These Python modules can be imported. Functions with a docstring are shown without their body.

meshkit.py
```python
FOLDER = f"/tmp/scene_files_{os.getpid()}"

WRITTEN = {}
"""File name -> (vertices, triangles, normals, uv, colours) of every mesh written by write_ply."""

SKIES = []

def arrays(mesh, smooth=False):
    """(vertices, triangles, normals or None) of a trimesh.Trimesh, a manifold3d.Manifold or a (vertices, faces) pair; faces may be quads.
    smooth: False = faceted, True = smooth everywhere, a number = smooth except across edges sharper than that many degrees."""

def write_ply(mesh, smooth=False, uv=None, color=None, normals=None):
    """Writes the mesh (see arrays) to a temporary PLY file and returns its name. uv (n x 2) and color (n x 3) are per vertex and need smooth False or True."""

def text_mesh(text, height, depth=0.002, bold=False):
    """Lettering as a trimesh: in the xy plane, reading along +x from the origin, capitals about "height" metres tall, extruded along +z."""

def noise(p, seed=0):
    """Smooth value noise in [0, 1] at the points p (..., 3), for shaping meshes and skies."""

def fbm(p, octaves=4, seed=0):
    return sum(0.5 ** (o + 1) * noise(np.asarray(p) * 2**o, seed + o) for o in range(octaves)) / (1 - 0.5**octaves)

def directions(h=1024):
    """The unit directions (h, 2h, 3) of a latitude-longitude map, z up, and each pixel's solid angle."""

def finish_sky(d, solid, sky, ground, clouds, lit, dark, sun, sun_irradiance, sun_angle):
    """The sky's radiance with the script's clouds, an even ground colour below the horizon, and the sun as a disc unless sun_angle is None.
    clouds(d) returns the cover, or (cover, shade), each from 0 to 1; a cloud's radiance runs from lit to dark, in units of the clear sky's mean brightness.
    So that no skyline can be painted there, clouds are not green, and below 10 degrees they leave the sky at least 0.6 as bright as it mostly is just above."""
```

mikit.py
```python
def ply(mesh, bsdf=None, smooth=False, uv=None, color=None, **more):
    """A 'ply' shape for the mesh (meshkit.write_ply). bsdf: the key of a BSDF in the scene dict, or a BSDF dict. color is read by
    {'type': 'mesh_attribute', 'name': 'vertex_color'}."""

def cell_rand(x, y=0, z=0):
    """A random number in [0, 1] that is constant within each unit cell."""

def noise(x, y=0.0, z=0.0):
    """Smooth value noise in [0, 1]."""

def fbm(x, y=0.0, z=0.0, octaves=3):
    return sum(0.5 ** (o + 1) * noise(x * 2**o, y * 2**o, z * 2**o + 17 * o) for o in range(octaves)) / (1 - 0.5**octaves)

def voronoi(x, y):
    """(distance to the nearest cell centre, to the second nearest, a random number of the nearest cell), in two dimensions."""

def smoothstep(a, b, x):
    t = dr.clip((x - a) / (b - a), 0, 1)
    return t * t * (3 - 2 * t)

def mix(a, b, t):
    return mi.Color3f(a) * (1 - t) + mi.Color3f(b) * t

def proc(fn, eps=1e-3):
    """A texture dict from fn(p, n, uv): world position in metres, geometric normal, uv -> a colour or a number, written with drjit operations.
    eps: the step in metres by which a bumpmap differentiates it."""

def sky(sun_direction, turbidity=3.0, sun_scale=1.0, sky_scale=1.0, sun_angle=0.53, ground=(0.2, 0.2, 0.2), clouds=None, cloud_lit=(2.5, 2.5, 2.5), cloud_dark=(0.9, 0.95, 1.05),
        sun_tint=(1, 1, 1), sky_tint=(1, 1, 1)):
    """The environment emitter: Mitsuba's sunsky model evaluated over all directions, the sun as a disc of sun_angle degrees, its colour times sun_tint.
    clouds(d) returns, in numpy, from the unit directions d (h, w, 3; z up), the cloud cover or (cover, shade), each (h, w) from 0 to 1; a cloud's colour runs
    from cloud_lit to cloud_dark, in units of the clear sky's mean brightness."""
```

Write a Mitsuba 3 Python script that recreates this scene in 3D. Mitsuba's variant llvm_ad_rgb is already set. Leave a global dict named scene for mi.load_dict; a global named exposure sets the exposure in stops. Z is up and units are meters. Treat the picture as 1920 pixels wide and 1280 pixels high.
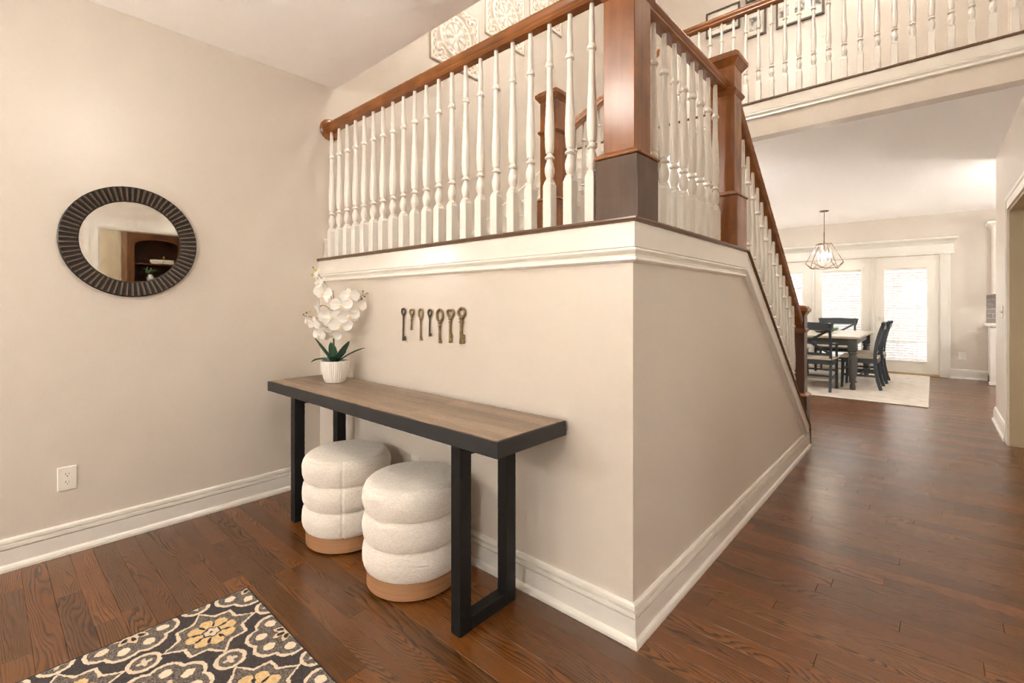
import math, random
import numpy as np
import trimesh
import drjit as dr
import mitsuba as mi
import mikit, meshkit
from mikit import proc, noise, fbm, voronoi, cell_rand, smoothstep, mix
from shapely.geometry import Polygon, Point
from shapely.ops import unary_union

T = mi.ScalarTransform4f
rng = random.Random(7)
scene, labels = {}, {}

# ------------------------------------------------------------------ camera, sky, exposure
CAM = np.array([0.809, -1.563, 1.22])
YAW = math.radians(41.74)
FW = np.array([-math.sin(YAW), math.cos(YAW), 0.0])
RT = np.array([math.cos(YAW), math.sin(YAW), 0.0])
FPX = 885.8
scene['camera'] = {
    'type': 'perspective',
    'fov': 2 * math.degrees(math.atan(960 / FPX)), 'fov_axis': 'x',
    'principal_point_offset_x': 0.0,
    'principal_point_offset_y': (640 - 571.2) / 1280,
    'near_clip': 0.02, 'far_clip': 200.0,
    'to_world': T().look_at(origin=CAM.tolist(), target=(CAM + FW).tolist(), up=[0, 0, 1]),
}
exposure = 1.0
SKY = 9.0
scene['sky'] = mikit.sky((0.35, -0.6, 0.7), turbidity=4.0, sun_scale=0.0, sky_scale=SKY, ground=(0.35, 0.36, 0.32),
                         clouds=lambda d: (0.85 + 0 * d[..., 0], 0 * d[..., 0]), cloud_lit=(2.2, 2.15, 2.05))
WARM = np.array([1.0, 0.945, 0.87])
L_FOYER, L_STAIR, L_HALL, L_CAN, L_BULB, L_ROOM = 15.0, 26.0, 22.0, 56.0, 60.0, 48.0
# lamp bodies are built further down, beside the rest of each lamp

# ------------------------------------------------------------------ materials
def principled(color, rough=0.5, spec=0.5, metal=0.0, **kw):
    c = color if isinstance(color, dict) else {'type': 'rgb', 'value': list(map(float, color))}
    return {'type': 'principled', 'base_color': c, 'roughness': float(rough), 'specular': float(spec), 'metallic': float(metal), **kw}

def mat(key, d, two=True):
    scene['mat_' + key] = {'type': 'twosided', 'bsdf': d} if two else d

def bump(d, fn, scale, eps=1e-3):
    return {'type': 'bumpmap', 'arbitrary': proc(fn, eps), 'bsdf': d, 'scale': float(scale)}

WALL = (0.62, 0.56, 0.492)
mat('wall', principled(WALL, 0.34, 0.5))
mat('ceiling', bump(principled((0.93, 0.92, 0.90), 0.7, 0.3), lambda p, n, uv: smoothstep(0.45, 0.7, fbm(p.x * 24, p.y * 24, p.z * 24, 3)), 0.0016, 2e-3))
mat('trim', principled((0.76, 0.725, 0.66), 0.28, 0.5))
mat('baluster', principled((0.80, 0.77, 0.71), 0.24, 0.5))
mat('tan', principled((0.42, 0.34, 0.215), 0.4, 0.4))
mat('white_plastic', principled((0.80, 0.77, 0.70), 0.35, 0.5))
mat('dark_slot', principled((0.10, 0.07, 0.04), 0.6, 0.3))

def stain(axis, base, dark, k=1.0):
    def fn(p, n, uv):
        a, b, c = ((p.z, p.x, p.y), (p.x, p.y, p.z), (p.y, p.x, p.z))[axis]
        g = fbm(a * 2.2 * k, b * 55 * k, c * 55 * k, 4)
        bl = fbm(a * 7, b * 11, c * 11 + 5, 3)
        fine = noise(a * 12, b * 420, c * 420)
        t = dr.clip(0.14 + 0.42 * g + 0.95 * (bl - 0.38) - 0.16 * fine, 0, 1)
        return mix(dark, base, t)
    return fn
CH_L, CH_D = (0.31, 0.108, 0.024), (0.10, 0.033, 0.008)
mat('wood_z', principled(proc(stain(0, CH_L, CH_D)), 0.22, 0.5))
mat('wood_x', principled(proc(stain(1, CH_L, CH_D)), 0.30, 0.35))
mat('wood_y', principled(proc(stain(2, CH_L, CH_D)), 0.30, 0.35))
mat('wood_base', principled(proc(stain(0, (0.085, 0.046, 0.026), (0.042, 0.022, 0.012))), 0.30, 0.3))
mat('wood_dark', principled(proc(stain(0, (0.065, 0.026, 0.012), (0.030, 0.012, 0.006))), 0.28, 0.3))
mat('nosing', principled((0.075, 0.036, 0.018), 0.25, 0.5))
mat('hutch', principled(proc(stain(0, (0.10, 0.036, 0.009), (0.04, 0.013, 0.004))), 0.5, 0.25))

# oak floor: uv is metres along / across a plank, shifted by a whole-number code per plank
def oak(p, n, uv):
    code = dr.floor(uv.x / 10.0)
    u, v = uv.x - code * 10.0, uv.y
    r1, r2, r3 = cell_rand(code, 3.0), cell_rand(code, 11.0), cell_rand(code, 23.0)
    warp = fbm(u * 1.5 + r1 * 40, v * 8 + r2 * 9, r3 * 20, 3)
    ring = v * (70 + 70 * r2) + warp * (15 + 16 * r1) + dr.square(u * 0.5 - 2 * r3) * 2.4 + 0.7 * noise(u * 9, v * 120, r1 * 30)
    s = ring - dr.floor(ring)
    line = smoothstep(0.35, 0.95, s) * smoothstep(1.0, 0.95, s)
    pore = smoothstep(0.55, 0.85, noise(u * 22 + r1 * 90, v * 640, r2 * 50))
    cloud = fbm(u * 1.6 + r2 * 30, v * 14, r1 * 30, 3)
    tone = 0.66 + 0.48 * r1 + 0.45 * (cloud - 0.5)
    k = dr.clip(1.0 - 0.68 * line * smoothstep(0.22, 0.62, cloud) - 0.26 * pore, 0.2, 1.2) * tone
    hue = mix((0.295, 0.106, 0.0170), (0.310, 0.128, 0.0270), r3)
    return mi.Color3f(hue) * k
OAK = {'type': 'roughplastic', 'distribution': 'ggx', 'alpha': 0.075, 'int_ior': 1.65, 'nonlinear': True, 'diffuse_reflectance': proc(oak)}
mat('oak', bump(OAK, lambda p, n, uv: noise(uv.x * 0.9, uv.y * 16), 0.00022, 1e-3))
mat('stair_tread', principled((0.12, 0.05, 0.02), 0.3, 0.5))

# console table
def table_wood(p, n, uv):
    row = dr.floor((p.y + 1) / 0.0665)
    seg = dr.floor((p.x + 5 + cell_rand(row, 4.0) * 3) / 0.9)
    r1, r2 = cell_rand(row, seg, 1.0), cell_rand(row, seg, 7.0)
    w = fbm(p.x * 2.2 + r1 * 30, p.y * 14 + r2 * 10, 0.0, 3)
    ring = p.y * 105 + w * 4.5 + r2 * 9
    s = ring - dr.floor(ring)
    line = smoothstep(0.3, 0.9, s) * smoothstep(1.0, 0.92, s)
    fine = noise(p.x * 9 + r1 * 50, p.y * 380)
    k = 0.80 + 0.34 * r1 + 0.35 * (fbm(p.x * 3, p.y * 30, 2.0) - 0.5) - 0.42 * line - 0.26 * fine
    return mi.Color3f(0.245, 0.172, 0.116) * k
mat('table_wood', principled(proc(table_wood), 0.42, 0.4))
mat('black_metal', principled((0.005, 0.005, 0.0055), 0.5, 0.18))
mat('black_edge', principled((0.013, 0.0135, 0.015), 0.5, 0.3))

# bouclé
mat('boucle', bump(principled(proc(lambda p, n, uv: mix((0.69, 0.645, 0.58), (0.81, 0.76, 0.695), smoothstep(0.25, 0.65, fbm(p.x * 240, p.y * 240, p.z * 240, 2)))), 0.9, 0.1, sheen=0.4), lambda p, n, uv: fbm(p.x * 130, p.y * 130, p.z * 130, 3), 0.006, 8e-4))
mat('stool_wood', principled(proc(lambda p, n, uv: mix((0.27, 0.130, 0.058), (0.37, 0.200, 0.100), fbm(p.x * 3 + p.y * 3, p.z * 160, p.y * 3, 3))), 0.40, 0.4))

# orchid
mat('petal', {'type': 'principledthin', 'base_color': {'type': 'rgb', 'value': [0.88, 0.87, 0.84]}, 'roughness': 0.6, 'diff_trans': 0.55}, two=False)
mat('lip', principled((0.84, 0.72, 0.54), 0.6))
mat('bud', principled((0.42, 0.36, 0.07), 0.5))
mat('bud_dark', principled((0.10, 0.06, 0.03), 0.5))
mat('stem', principled((0.13, 0.085, 0.035), 0.5))
mat('stem_green', principled((0.025, 0.075, 0.025), 0.5))
mat('leaf', principled((0.012, 0.055, 0.035), 0.32, 0.5))
mat('ceramic', principled((0.84, 0.81, 0.76), 0.35, 0.5))
mat('soil', principled((0.05, 0.035, 0.02), 0.9))

# mirror, keys
scene['mat_mirror_glass'] = {'type': 'conductor', 'material': 'none', 'specular_reflectance': {'type': 'rgb', 'value': [0.90, 0.90, 0.88]}}
mat('frame_black', principled((0.006, 0.005, 0.004), 0.35, 0.3))
mat('rib_edge', principled((0.075, 0.05, 0.034), 0.32, 0.6))
mat('iron', principled((0.060, 0.047, 0.034), 0.5, 0.5, 0.6))
mat('brass', principled(proc(lambda p, n, uv: mix((0.13, 0.095, 0.045), (0.26, 0.195, 0.10), smoothstep(0.25, 0.8, fbm(p.x * 90, p.y * 90, p.z * 60, 3)))), 0.42, 0.5, 0.6))

# rug: 0.4 m lattice of stars, scalloped medallions and small diamonds
RX, RY, RP = -1.180, -1.000, 0.400
def rug_color(p, n, uv):
    jx = (noise(p.x * 150, p.y * 150) - 0.5) * 0.0055
    jy = (noise(p.x * 150 + 50, p.y * 150) - 0.5) * 0.0055
    x, y = (p.x + jx - RX) / RP, (p.y + jy - RY) / RP
    sx, sy = x - dr.floor(x + 0.5), y - dr.floor(y + 0.5)
    sx, sy = sx * RP, sy * RP
    rs, ths = dr.sqrt(sx * sx + sy * sy), dr.atan2(sy, sx)
    qx, qy = (x - dr.floor(x) - 0.5) * RP, (y - dr.floor(y) - 0.5) * RP
    rq, thq = dr.sqrt(qx * qx + qy * qy), dr.atan2(qy, qx)
    # nearest diamond (edge midpoints)
    ax, ay = dr.abs(sx), dr.abs(sy)
    d1 = dr.sqrt(dr.square(ax - 0.2) + ay * ay)
    d2 = dr.sqrt(ax * ax + dr.square(ay - 0.2))
    dd = dr.minimum(d1, d2)
    black, grey, cream, gold, tan = ((0.030, 0.026, 0.028), (0.155, 0.130, 0.115), (0.66, 0.545, 0.42), (0.60, 0.40, 0.19), (0.56, 0.38, 0.22))
    pile = fbm(p.x * 260, p.y * 260, 0.0, 2)
    speck = noise(p.x * 420, p.y * 420, 3.0)
    c = mix(black, (0.055, 0.047, 0.045), pile)
    w = 0.0067
    def on(a): return dr.select(a, mi.Float(1), mi.Float(0))
    # scalloped medallion
    kl = thq / (math.pi / 4)
    pl_ = (kl - dr.floor(kl) - 0.5) * (math.pi / 4)
    bq = 0.089 * dr.cos(pl_) + dr.sqrt(0.051 * 0.051 - dr.square(0.089 * dr.sin(pl_)))
    heath = mix((0.042, 0.036, 0.034), (0.190, 0.158, 0.134), smoothstep(0.25, 0.75, speck * 0.6 + pile * 0.4))
    c = mix(c, heath, on(rq < bq))
    c = mix(c, cream, on(dr.abs(rq - bq) < w))
    k8 = thq / (math.pi / 4)
    ph = (k8 - dr.floor(k8) - 0.5) * (math.pi / 4)
    ex, ey = (rq * dr.cos(ph) - 0.094) / 0.0205, rq * dr.sin(ph) / 0.0175
    c = mix(c, (0.72, 0.60, 0.46), on(ex * ex + ey * ey < 1))
    flower = 0.050 + 0.011 * dr.cos(8 * thq)
    c = mix(c, mix(tan, cream, pile), on(rq < flower))
    k4 = (thq + math.pi / 8) / (math.pi / 4)
    p4 = (k4 - dr.floor(k4) - 0.5) * (math.pi / 4)
    ex, ey = (rq * dr.cos(p4) - 0.034) / 0.0125, rq * dr.sin(p4) / 0.0085
    c = mix(c, black, on(ex * ex + ey * ey < 1))
    c = mix(c, black, on(rq < 0.009))
    # eight-pointed star
    k = (ths + math.pi / 8) / (math.pi / 4)
    fr = dr.abs(k - dr.floor(k) - 0.5) * 2          # 0 at a tip, 1 at a notch
    axial = dr.abs(dr.cos(2 * ths))
    tip = 0.124 + 0.022 * dr.power(axial, 3.0)
    fa = fr * (math.pi / 8)
    bs = tip * 0.098 * math.sin(math.pi / 8) / (tip * dr.sin(fa) + 0.098 * dr.sin(math.pi / 8 - fa))
    c = mix(c, heath, on(rs < bs))
    c = mix(c, cream, on(dr.abs(rs - bs) < w * 0.95))
    petal = 0.057 + 0.025 * dr.sqrt(dr.abs(dr.cos(4 * ths)))
    c = mix(c, mix((0.58, 0.385, 0.175), (0.66, 0.49, 0.28), pile), on(rs < petal))
    ka = ths / (math.pi / 4)
    pa = (ka - dr.floor(ka) - 0.5) * (math.pi / 4)
    ex, ey = (rs * dr.cos(pa) - 0.047) / 0.0155, rs * dr.sin(pa) / 0.0052
    c = mix(c, black, on(ex * ex + ey * ey < 1))
    rr = 0.026 + 0.0025 * dr.cos(6 * ths)
    c = mix(c, cream, on(rs < rr))
    c = mix(c, black, on(dr.abs(rs - rr) < 0.0032))
    c = mix(c, black, on(rs < 0.005))
    # small diamonds
    inn = dd < 0.046
    c = mix(c, heath, on(inn))
    c = mix(c, cream, on(dr.abs(dd - 0.043) < w))
    c = mix(c, (0.60, 0.50, 0.39), on(dd < 0.017 + 0.006 * dr.cos(4 * dr.select(d1 < d2, dr.atan2(ay, ax - 0.2), dr.atan2(ay - 0.2, ax)))))
    return c * (0.78 + 0.40 * pile)
mat('rug', bump(principled(proc(rug_color), 0.95, 0.05, sheen=0.3), lambda p, n, uv: fbm(p.x * 210, p.y * 210, 0.0, 2), 0.004, 6e-4))
mat('rug_edge', principled((0.035, 0.03, 0.03), 0.9, 0.1))
mat('rug_pale', principled(proc(lambda p, n, uv: mix((0.40, 0.355, 0.305), (0.60, 0.545, 0.475), fbm(p.x * 16, p.y * 24, 0.0, 4))), 0.95, 0.05))

# dining room and the rest
mat('chair_black', principled((0.016, 0.024, 0.030), 0.38, 0.5))
mat('chair_seat', principled((0.50, 0.42, 0.32), 0.6))
mat('dining_top', principled((0.50, 0.44, 0.36), 0.35, 0.5))
mat('dining_leg', principled((0.045, 0.047, 0.045), 0.4, 0.5))
mat('green', {'type': 'principledthin', 'base_color': {'type': 'rgb', 'value': [0.20, 0.32, 0.17]}, 'roughness': 0.6, 'diff_trans': 0.6}, two=False)
mat('door_white', principled((0.82, 0.78, 0.70), 0.3, 0.5))
scene['mat_pane'] = {'type': 'thindielectric', 'int_ior': 1.5, 'ext_ior': 1.0}
mat('slat', {'type': 'principledthin', 'base_color': {'type': 'rgb', 'value': [0.80, 0.79, 0.77]}, 'roughness': 0.5, 'diff_trans': 0.1}, two=False)
mat('cord', principled((0.55, 0.53, 0.50), 0.6))
mat('threshold', principled((0.42, 0.30, 0.17), 0.4, 0.5))
mat('cabinet', principled((0.82, 0.785, 0.73), 0.35, 0.5))
mat('quartz', principled((0.82, 0.80, 0.76), 0.2, 0.5))
mat('subway', principled((0.23, 0.20, 0.185), 0.15, 0.5))
mat('grout', principled((0.72, 0.69, 0.64), 0.8, 0.2))
mat('toe', principled((0.14, 0.11, 0.08), 0.6))
mat('lamp_bronze', principled((0.16, 0.10, 0.06), 0.35, 0.5, 0.8))
mat('lamp_white', principled((0.75, 0.73, 0.70), 0.5))
scene['mat_clear_glass'] = {'type': 'thindielectric', 'int_ior': 1.45, 'ext_ior': 1.0}
mat('picture_frame', principled((0.045, 0.030, 0.020), 0.4, 0.5))
mat('picture_mat', principled((0.78, 0.75, 0.68), 0.8, 0.2))
mat('photo', principled(proc(lambda p, n, uv: mix((0.07, 0.065, 0.06), (0.62, 0.58, 0.53), smoothstep(0.3, 0.7, fbm(p.x * 21, p.z * 21, 1.0, 4)))), 0.5, 0.3))
scene['mat_tin'] = {'type': 'twosided', 'bsdf': principled({'type': 'mesh_attribute', 'name': 'vertex_color'}, 0.5, 0.4)}
mat('patio', principled((0.27, 0.255, 0.24), 0.9, 0.1))
mat('grass', principled((0.10, 0.17, 0.05), 0.9, 0.1))
mat('siding', principled((0.62, 0.56, 0.50), 0.8, 0.2))
mat('shingle', principled((0.34, 0.28, 0.26), 0.9, 0.1))
mat('room_wall', principled((0.62, 0.51, 0.36), 0.5, 0.3))
mat('curtain', principled((0.75, 0.73, 0.66), 0.8, 0.2))
mat('carton', principled((0.84, 0.80, 0.72), 0.5, 0.3))
mat('gold', principled((0.60, 0.36, 0.08), 0.3, 0.5, 0.9))

# ------------------------------------------------------------------ mesh helpers
def box(x0, x1, y0, y1, z0, z1, c=0.0):
    x0, x1 = min(x0, x1), max(x0, x1); y0, y1 = min(y0, y1), max(y0, y1); z0, z1 = min(z0, z1), max(z0, z1)
    if c <= 0:
        m = trimesh.creation.box((x1 - x0, y1 - y0, z1 - z0)); m.apply_translation(((x0 + x1) / 2, (y0 + y1) / 2, (z0 + z1) / 2)); return m
    c = min(c, (x1 - x0) * .49, (y1 - y0) * .49, (z1 - z0) * .49)
    pts = []
    for X, dx in ((x0, 1), (x1, -1)):
        for Y, dy in ((y0, 1), (y1, -1)):
            for Z, dz in ((z0, 1), (z1, -1)):
                pts += [(X, Y + dy * c, Z + dz * c), (X + dx * c, Y, Z + dz * c), (X + dx * c, Y + dy * c, Z)]
    return trimesh.convex.convex_hull(np.array(pts))

def join(*ms):
    return trimesh.util.concatenate([m for m in ms if m is not None])

def lathe(prof, n=24, at=(0, 0, 0)):
    p = np.asarray(prof, float)
    a = np.arange(n) * 2 * math.pi / n
    v = np.stack([p[:, 0:1] * np.cos(a), p[:, 0:1] * np.sin(a), np.repeat(p[:, 1:2], n, 1)], -1).reshape(-1, 3)
    f = []
    for i in range(len(p) - 1):
        for j in range(n):
            k = (j + 1) % n
            f += [[i * n + j, i * n + k, (i + 1) * n + k], [i * n + j, (i + 1) * n + k, (i + 1) * n + j]]
    m = trimesh.Trimesh(v + np.array(at), f, process=True)
    m.update_faces(m.nondegenerate_faces())
    return m

def tube(points, r, sides=8, cap=True):
    p = np.asarray(points, float)
    r = np.broadcast_to(r, (len(p),)).astype(float)
    t = np.gradient(p, axis=0); t /= np.linalg.norm(t, axis=1, keepdims=True) + 1e-12
    ref = np.eye(3)[np.argmin(abs(t).max(0) + np.array([1e-3, 5e-4, 0]))]
    a = np.cross(t, ref); a /= np.linalg.norm(a, axis=1, keepdims=True) + 1e-12
    b = np.cross(t, a)
    an = np.arange(sides) * 2 * math.pi / sides
    v = p[:, None] + r[:, None, None] * (np.cos(an)[None, :, None] * a[:, None] + np.sin(an)[None, :, None] * b[:, None])
    f = []
    for i in range(len(p) - 1):
        for j in range(sides):
            k = (j + 1) % sides
            f += [[i * sides + j, (i + 1) * sides + k, i * sides + k], [i * sides + j, (i + 1) * sides + j, (i + 1) * sides + k]]
    v = v.reshape(-1, 3)
    if cap:
        n0 = len(v); v = np.vstack([v, p[0], p[-1]])
        for j in range(sides):
            k = (j + 1) % sides
            f += [[n0, j, k], [n0 + 1, (len(p) - 1) * sides + k, (len(p) - 1) * sides + j]]
    return trimesh.Trimesh(v, f, process=False)

def sweep(rows, closed=False, caps=True):
    """rows: (n_path, n_profile, 3)"""
    R = np.asarray(rows, float); n, m = R.shape[:2]
    f = []
    for i in range(n - 1):
        for j in range(m if closed else m - 1):
            k = (j + 1) % m
            f += [[i * m + j, i * m + k, (i + 1) * m + k], [i * m + j, (i + 1) * m + k, (i + 1) * m + j]]
    v = R.reshape(-1, 3)
    if caps:
        for i in (0, n - 1):
            c = len(v); v = np.vstack([v, R[i].mean(0)])
            for j in range(m if closed else m - 1):
                k = (j + 1) % m
                f.append([c, i * m + k, i * m + j] if i == 0 else [c, i * m + j, i * m + k])
    mesh = trimesh.Trimesh(v, f, process=False)
    trimesh.repair.fix_normals(mesh)
    return mesh

def extrude(poly, axis, a, b):
    """poly in the plane of the other two axes (in order), between a and b along axis."""
    if not isinstance(poly, Polygon): poly = Polygon(poly)
    m = trimesh.creation.extrude_polygon(poly, b - a, engine='earcut')
    v = m.vertices.copy(); w = v[:, 2] + a
    o = {0: (w, v[:, 0], v[:, 1]), 1: (v[:, 0], w, v[:, 1]), 2: (v[:, 0], v[:, 1], w)}[axis]
    mm = trimesh.Trimesh(np.stack(o, -1), m.faces if axis != 1 else m.faces[:, ::-1], process=False)
    return mm

def offset_path(pts, d):
    """polyline offset to its right side by d with mitres"""
    p = np.asarray(pts, float); out = []
    dirs = np.diff(p, axis=0); dirs /= np.linalg.norm(dirs, axis=1, keepdims=True)
    nr = np.stack([dirs[:, 1], -dirs[:, 0]], 1)
    for i in range(len(p)):
        if i == 0: out.append(p[0] + nr[0] * d)
        elif i == len(p) - 1: out.append(p[-1] + nr[-1] * d)
        else:
            b = nr[i - 1] + nr[i]; b /= np.linalg.norm(b)
            out.append(p[i] + b * d / max(0.2, b @ nr[i]))
    return np.array(out)

def bar_yz(path, w, t, x=0.0):
    """rectangular bar along a path in the y-z plane: width w along x, thickness t in the plane (number or list)"""
    p = np.asarray(path, float); tt = np.broadcast_to(t, (len(p),))
    d = np.gradient(p, axis=0); d /= np.linalg.norm(d, axis=1, keepdims=True)
    n = np.stack([-d[:, 1], d[:, 0]], 1)
    rows = []
    for q, nn, th in zip(p, n, tt):
        a, b = q + nn * th / 2, q - nn * th / 2
        rows.append([(x - w / 2, *a), (x + w / 2, *a), (x + w / 2, *b), (x - w / 2, *b)])
    return sweep(rows, closed=True)

# ------------------------------------------------------------------ naming helpers
def numbered(name):
    if name not in scene and name not in labels and not any(k.startswith(name + '__') for k in scene): return name
    i = 1
    while True:
        k = f'{name}_{i:03d}'
        if k not in scene and k not in labels and not any(x.startswith(k + '__') for x in scene): return k
        i += 1

def part(root, name, mesh, m, smooth=False, label=None, kind=None, **kw):
    key = numbered(f'{root}__{name}')
    scene[key] = mesh if isinstance(mesh, dict) else mikit.ply(mesh, 'mat_' + m, smooth, **kw)
    d = {}
    if label: d['label'] = label
    if kind: d['kind'] = kind
    if d: labels[key] = d
    return key

def thing(name, label, cat, group=None):
    key = numbered(name)
    labels[key] = {'label': label, 'category': cat}
    if group: labels[key]['group'] = group
    return key

def single(name, mesh, m, label, cat, smooth=False, group=None, **kw):
    key = numbered(name)
    scene[key] = mesh if isinstance(mesh, dict) else mikit.ply(mesh, 'mat_' + m, smooth, **kw)
    labels[key] = {'label': label, 'category': cat}
    if group: labels[key]['group'] = group
    return key

def struct(name, mesh, m, label, cat, smooth=False, **kw):
    k = single(name, mesh, m, label, cat, smooth, **kw); labels[k]['kind'] = 'structure'; return k

def moved(d, m):
    return {**d, 'to_world': m}

# ================================================================== SHELL
XL, XR = -2.375, 1.30          # left wall, right wall
ZC, ZL = 2.755, 1.53           # main ceiling, landing
ZU, ZT = 3.065, 5.50           # upper floor, upper ceiling
YK = 9.18                      # far wall of the dining room
YB = 3.15                      # face of the bridge
YF = -4.6                      # entry wall behind the camera

struct('wall_left', box(XL - .12, XL, YF, 4.62, 0, ZT), 'wall', 'beige two-storey wall on the left that carries the round mirror', 'wall')
fw_ = extrude([(XL, 0), (0, 0), (-.12, .12), (XL, .12)], 2, 0, 1.52)
struct('wall_front', fw_, 'wall', 'beige half-height stair wall behind the console table', 'wall')
SP = [(0, 1.52), (1.356, 1.52), (3.17, 0.18), (3.17, 0.0)]     # upper outline of the side wall in y, z
sw = extrude([(0, 0), (3.17, 0), (3.17, .18), (1.356, 1.52), (0, 1.52)], 0, -.12, 0.0)
v = sw.vertices.copy(); v[(v[:, 0] < -.06) & (v[:, 1] < .01), 1] = .12; sw.vertices = v
struct('wall_side', sw, 'wall', 'beige stair side wall with sloping top along the hallway', 'wall')

# right wall with two cased openings
def wall_x(x0, x1, y0, y1, z0, z1, holes):
    poly = Polygon([(y0, z0), (y1, z0), (y1, z1), (y0, z1)])
    for (a, b, c, d) in holes: poly = poly.difference(Polygon([(a, c), (b, c), (b, d), (a, d)]))
    polys = getattr(poly, 'geoms', [poly])
    return join(*[extrude(g, 0, x0, x1) for g in polys])
struct('wall_right', wall_x(XR, XR + .12, YF, 5.55, 0, ZT, [(-.72, .95, -1, 2.08), (2.6, 4.36, -1, 2.05)]), 'wall',
       'beige right-hand hallway wall with cased openings', 'wall')
struct('wall_entry', join(box(XL, -1.55, YF - .12, YF, 0, ZC), box(.75, XR, YF - .12, YF, 0, ZC), box(-1.55, .75, YF - .12, YF, 2.25, ZC)), 'wall', 'entry wall behind the camera around the front door', 'wall')
def wall_y(x0, x1, z0, z1, y0, y1, holes):
    poly = Polygon([(x0, z0), (x1, z0), (x1, z1), (x0, z1)])
    for (a, b, c, d) in holes: poly = poly.difference(Polygon([(a, c), (b, c), (b, d), (a, d)]))
    return join(*[extrude(g, 1, y0, y1) for g in getattr(poly, 'geoms', [poly])])
struct('wall_far', wall_y(-4.3, 4.4, 0, ZC, YK, YK + .16, [(-1.87, .887, -1, 2.07)]), 'wall', 'beige far wall of the dining room around the patio doors', 'wall')
struct('wall_dining_left', box(-4.42, -4.3, 3.2, YK, 0, ZC), 'wall', 'beige left wall of the dining room', 'wall')
struct('wall_kitchen_right', box(4.4, 4.52, 5.43, YK, 0, ZC), 'wall', 'beige right wall of the kitchen', 'wall')
struct('wall_kitchen_near', box(1.42, 4.4, 5.43, 5.55, 0, ZC), 'wall', 'beige near wall of the kitchen', 'wall')
struct('wall_under_stairs', box(-4.3, -1.335, 3.2, 3.3, 0, ZC - .002), 'wall', 'beige wall under the upper flight of stairs', 'wall')
struct('wall_upper_hall', box(XL, 2.6, 4.5, 4.62, ZU, ZT), 'wall', 'pale beige upstairs hall wall with framed pictures', 'wall')
struct('wall_upper_foyer', box(XL, XR, -.06, .11, ZC + .02, ZT), 'wall', 'beige upper wall above the edge of the foyer ceiling', 'wall')
struct('ceiling', box(XL, XR, YF, .11, ZC, ZC + .02), 'ceiling', 'white textured foyer ceiling at upper left', 'ceiling')
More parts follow.
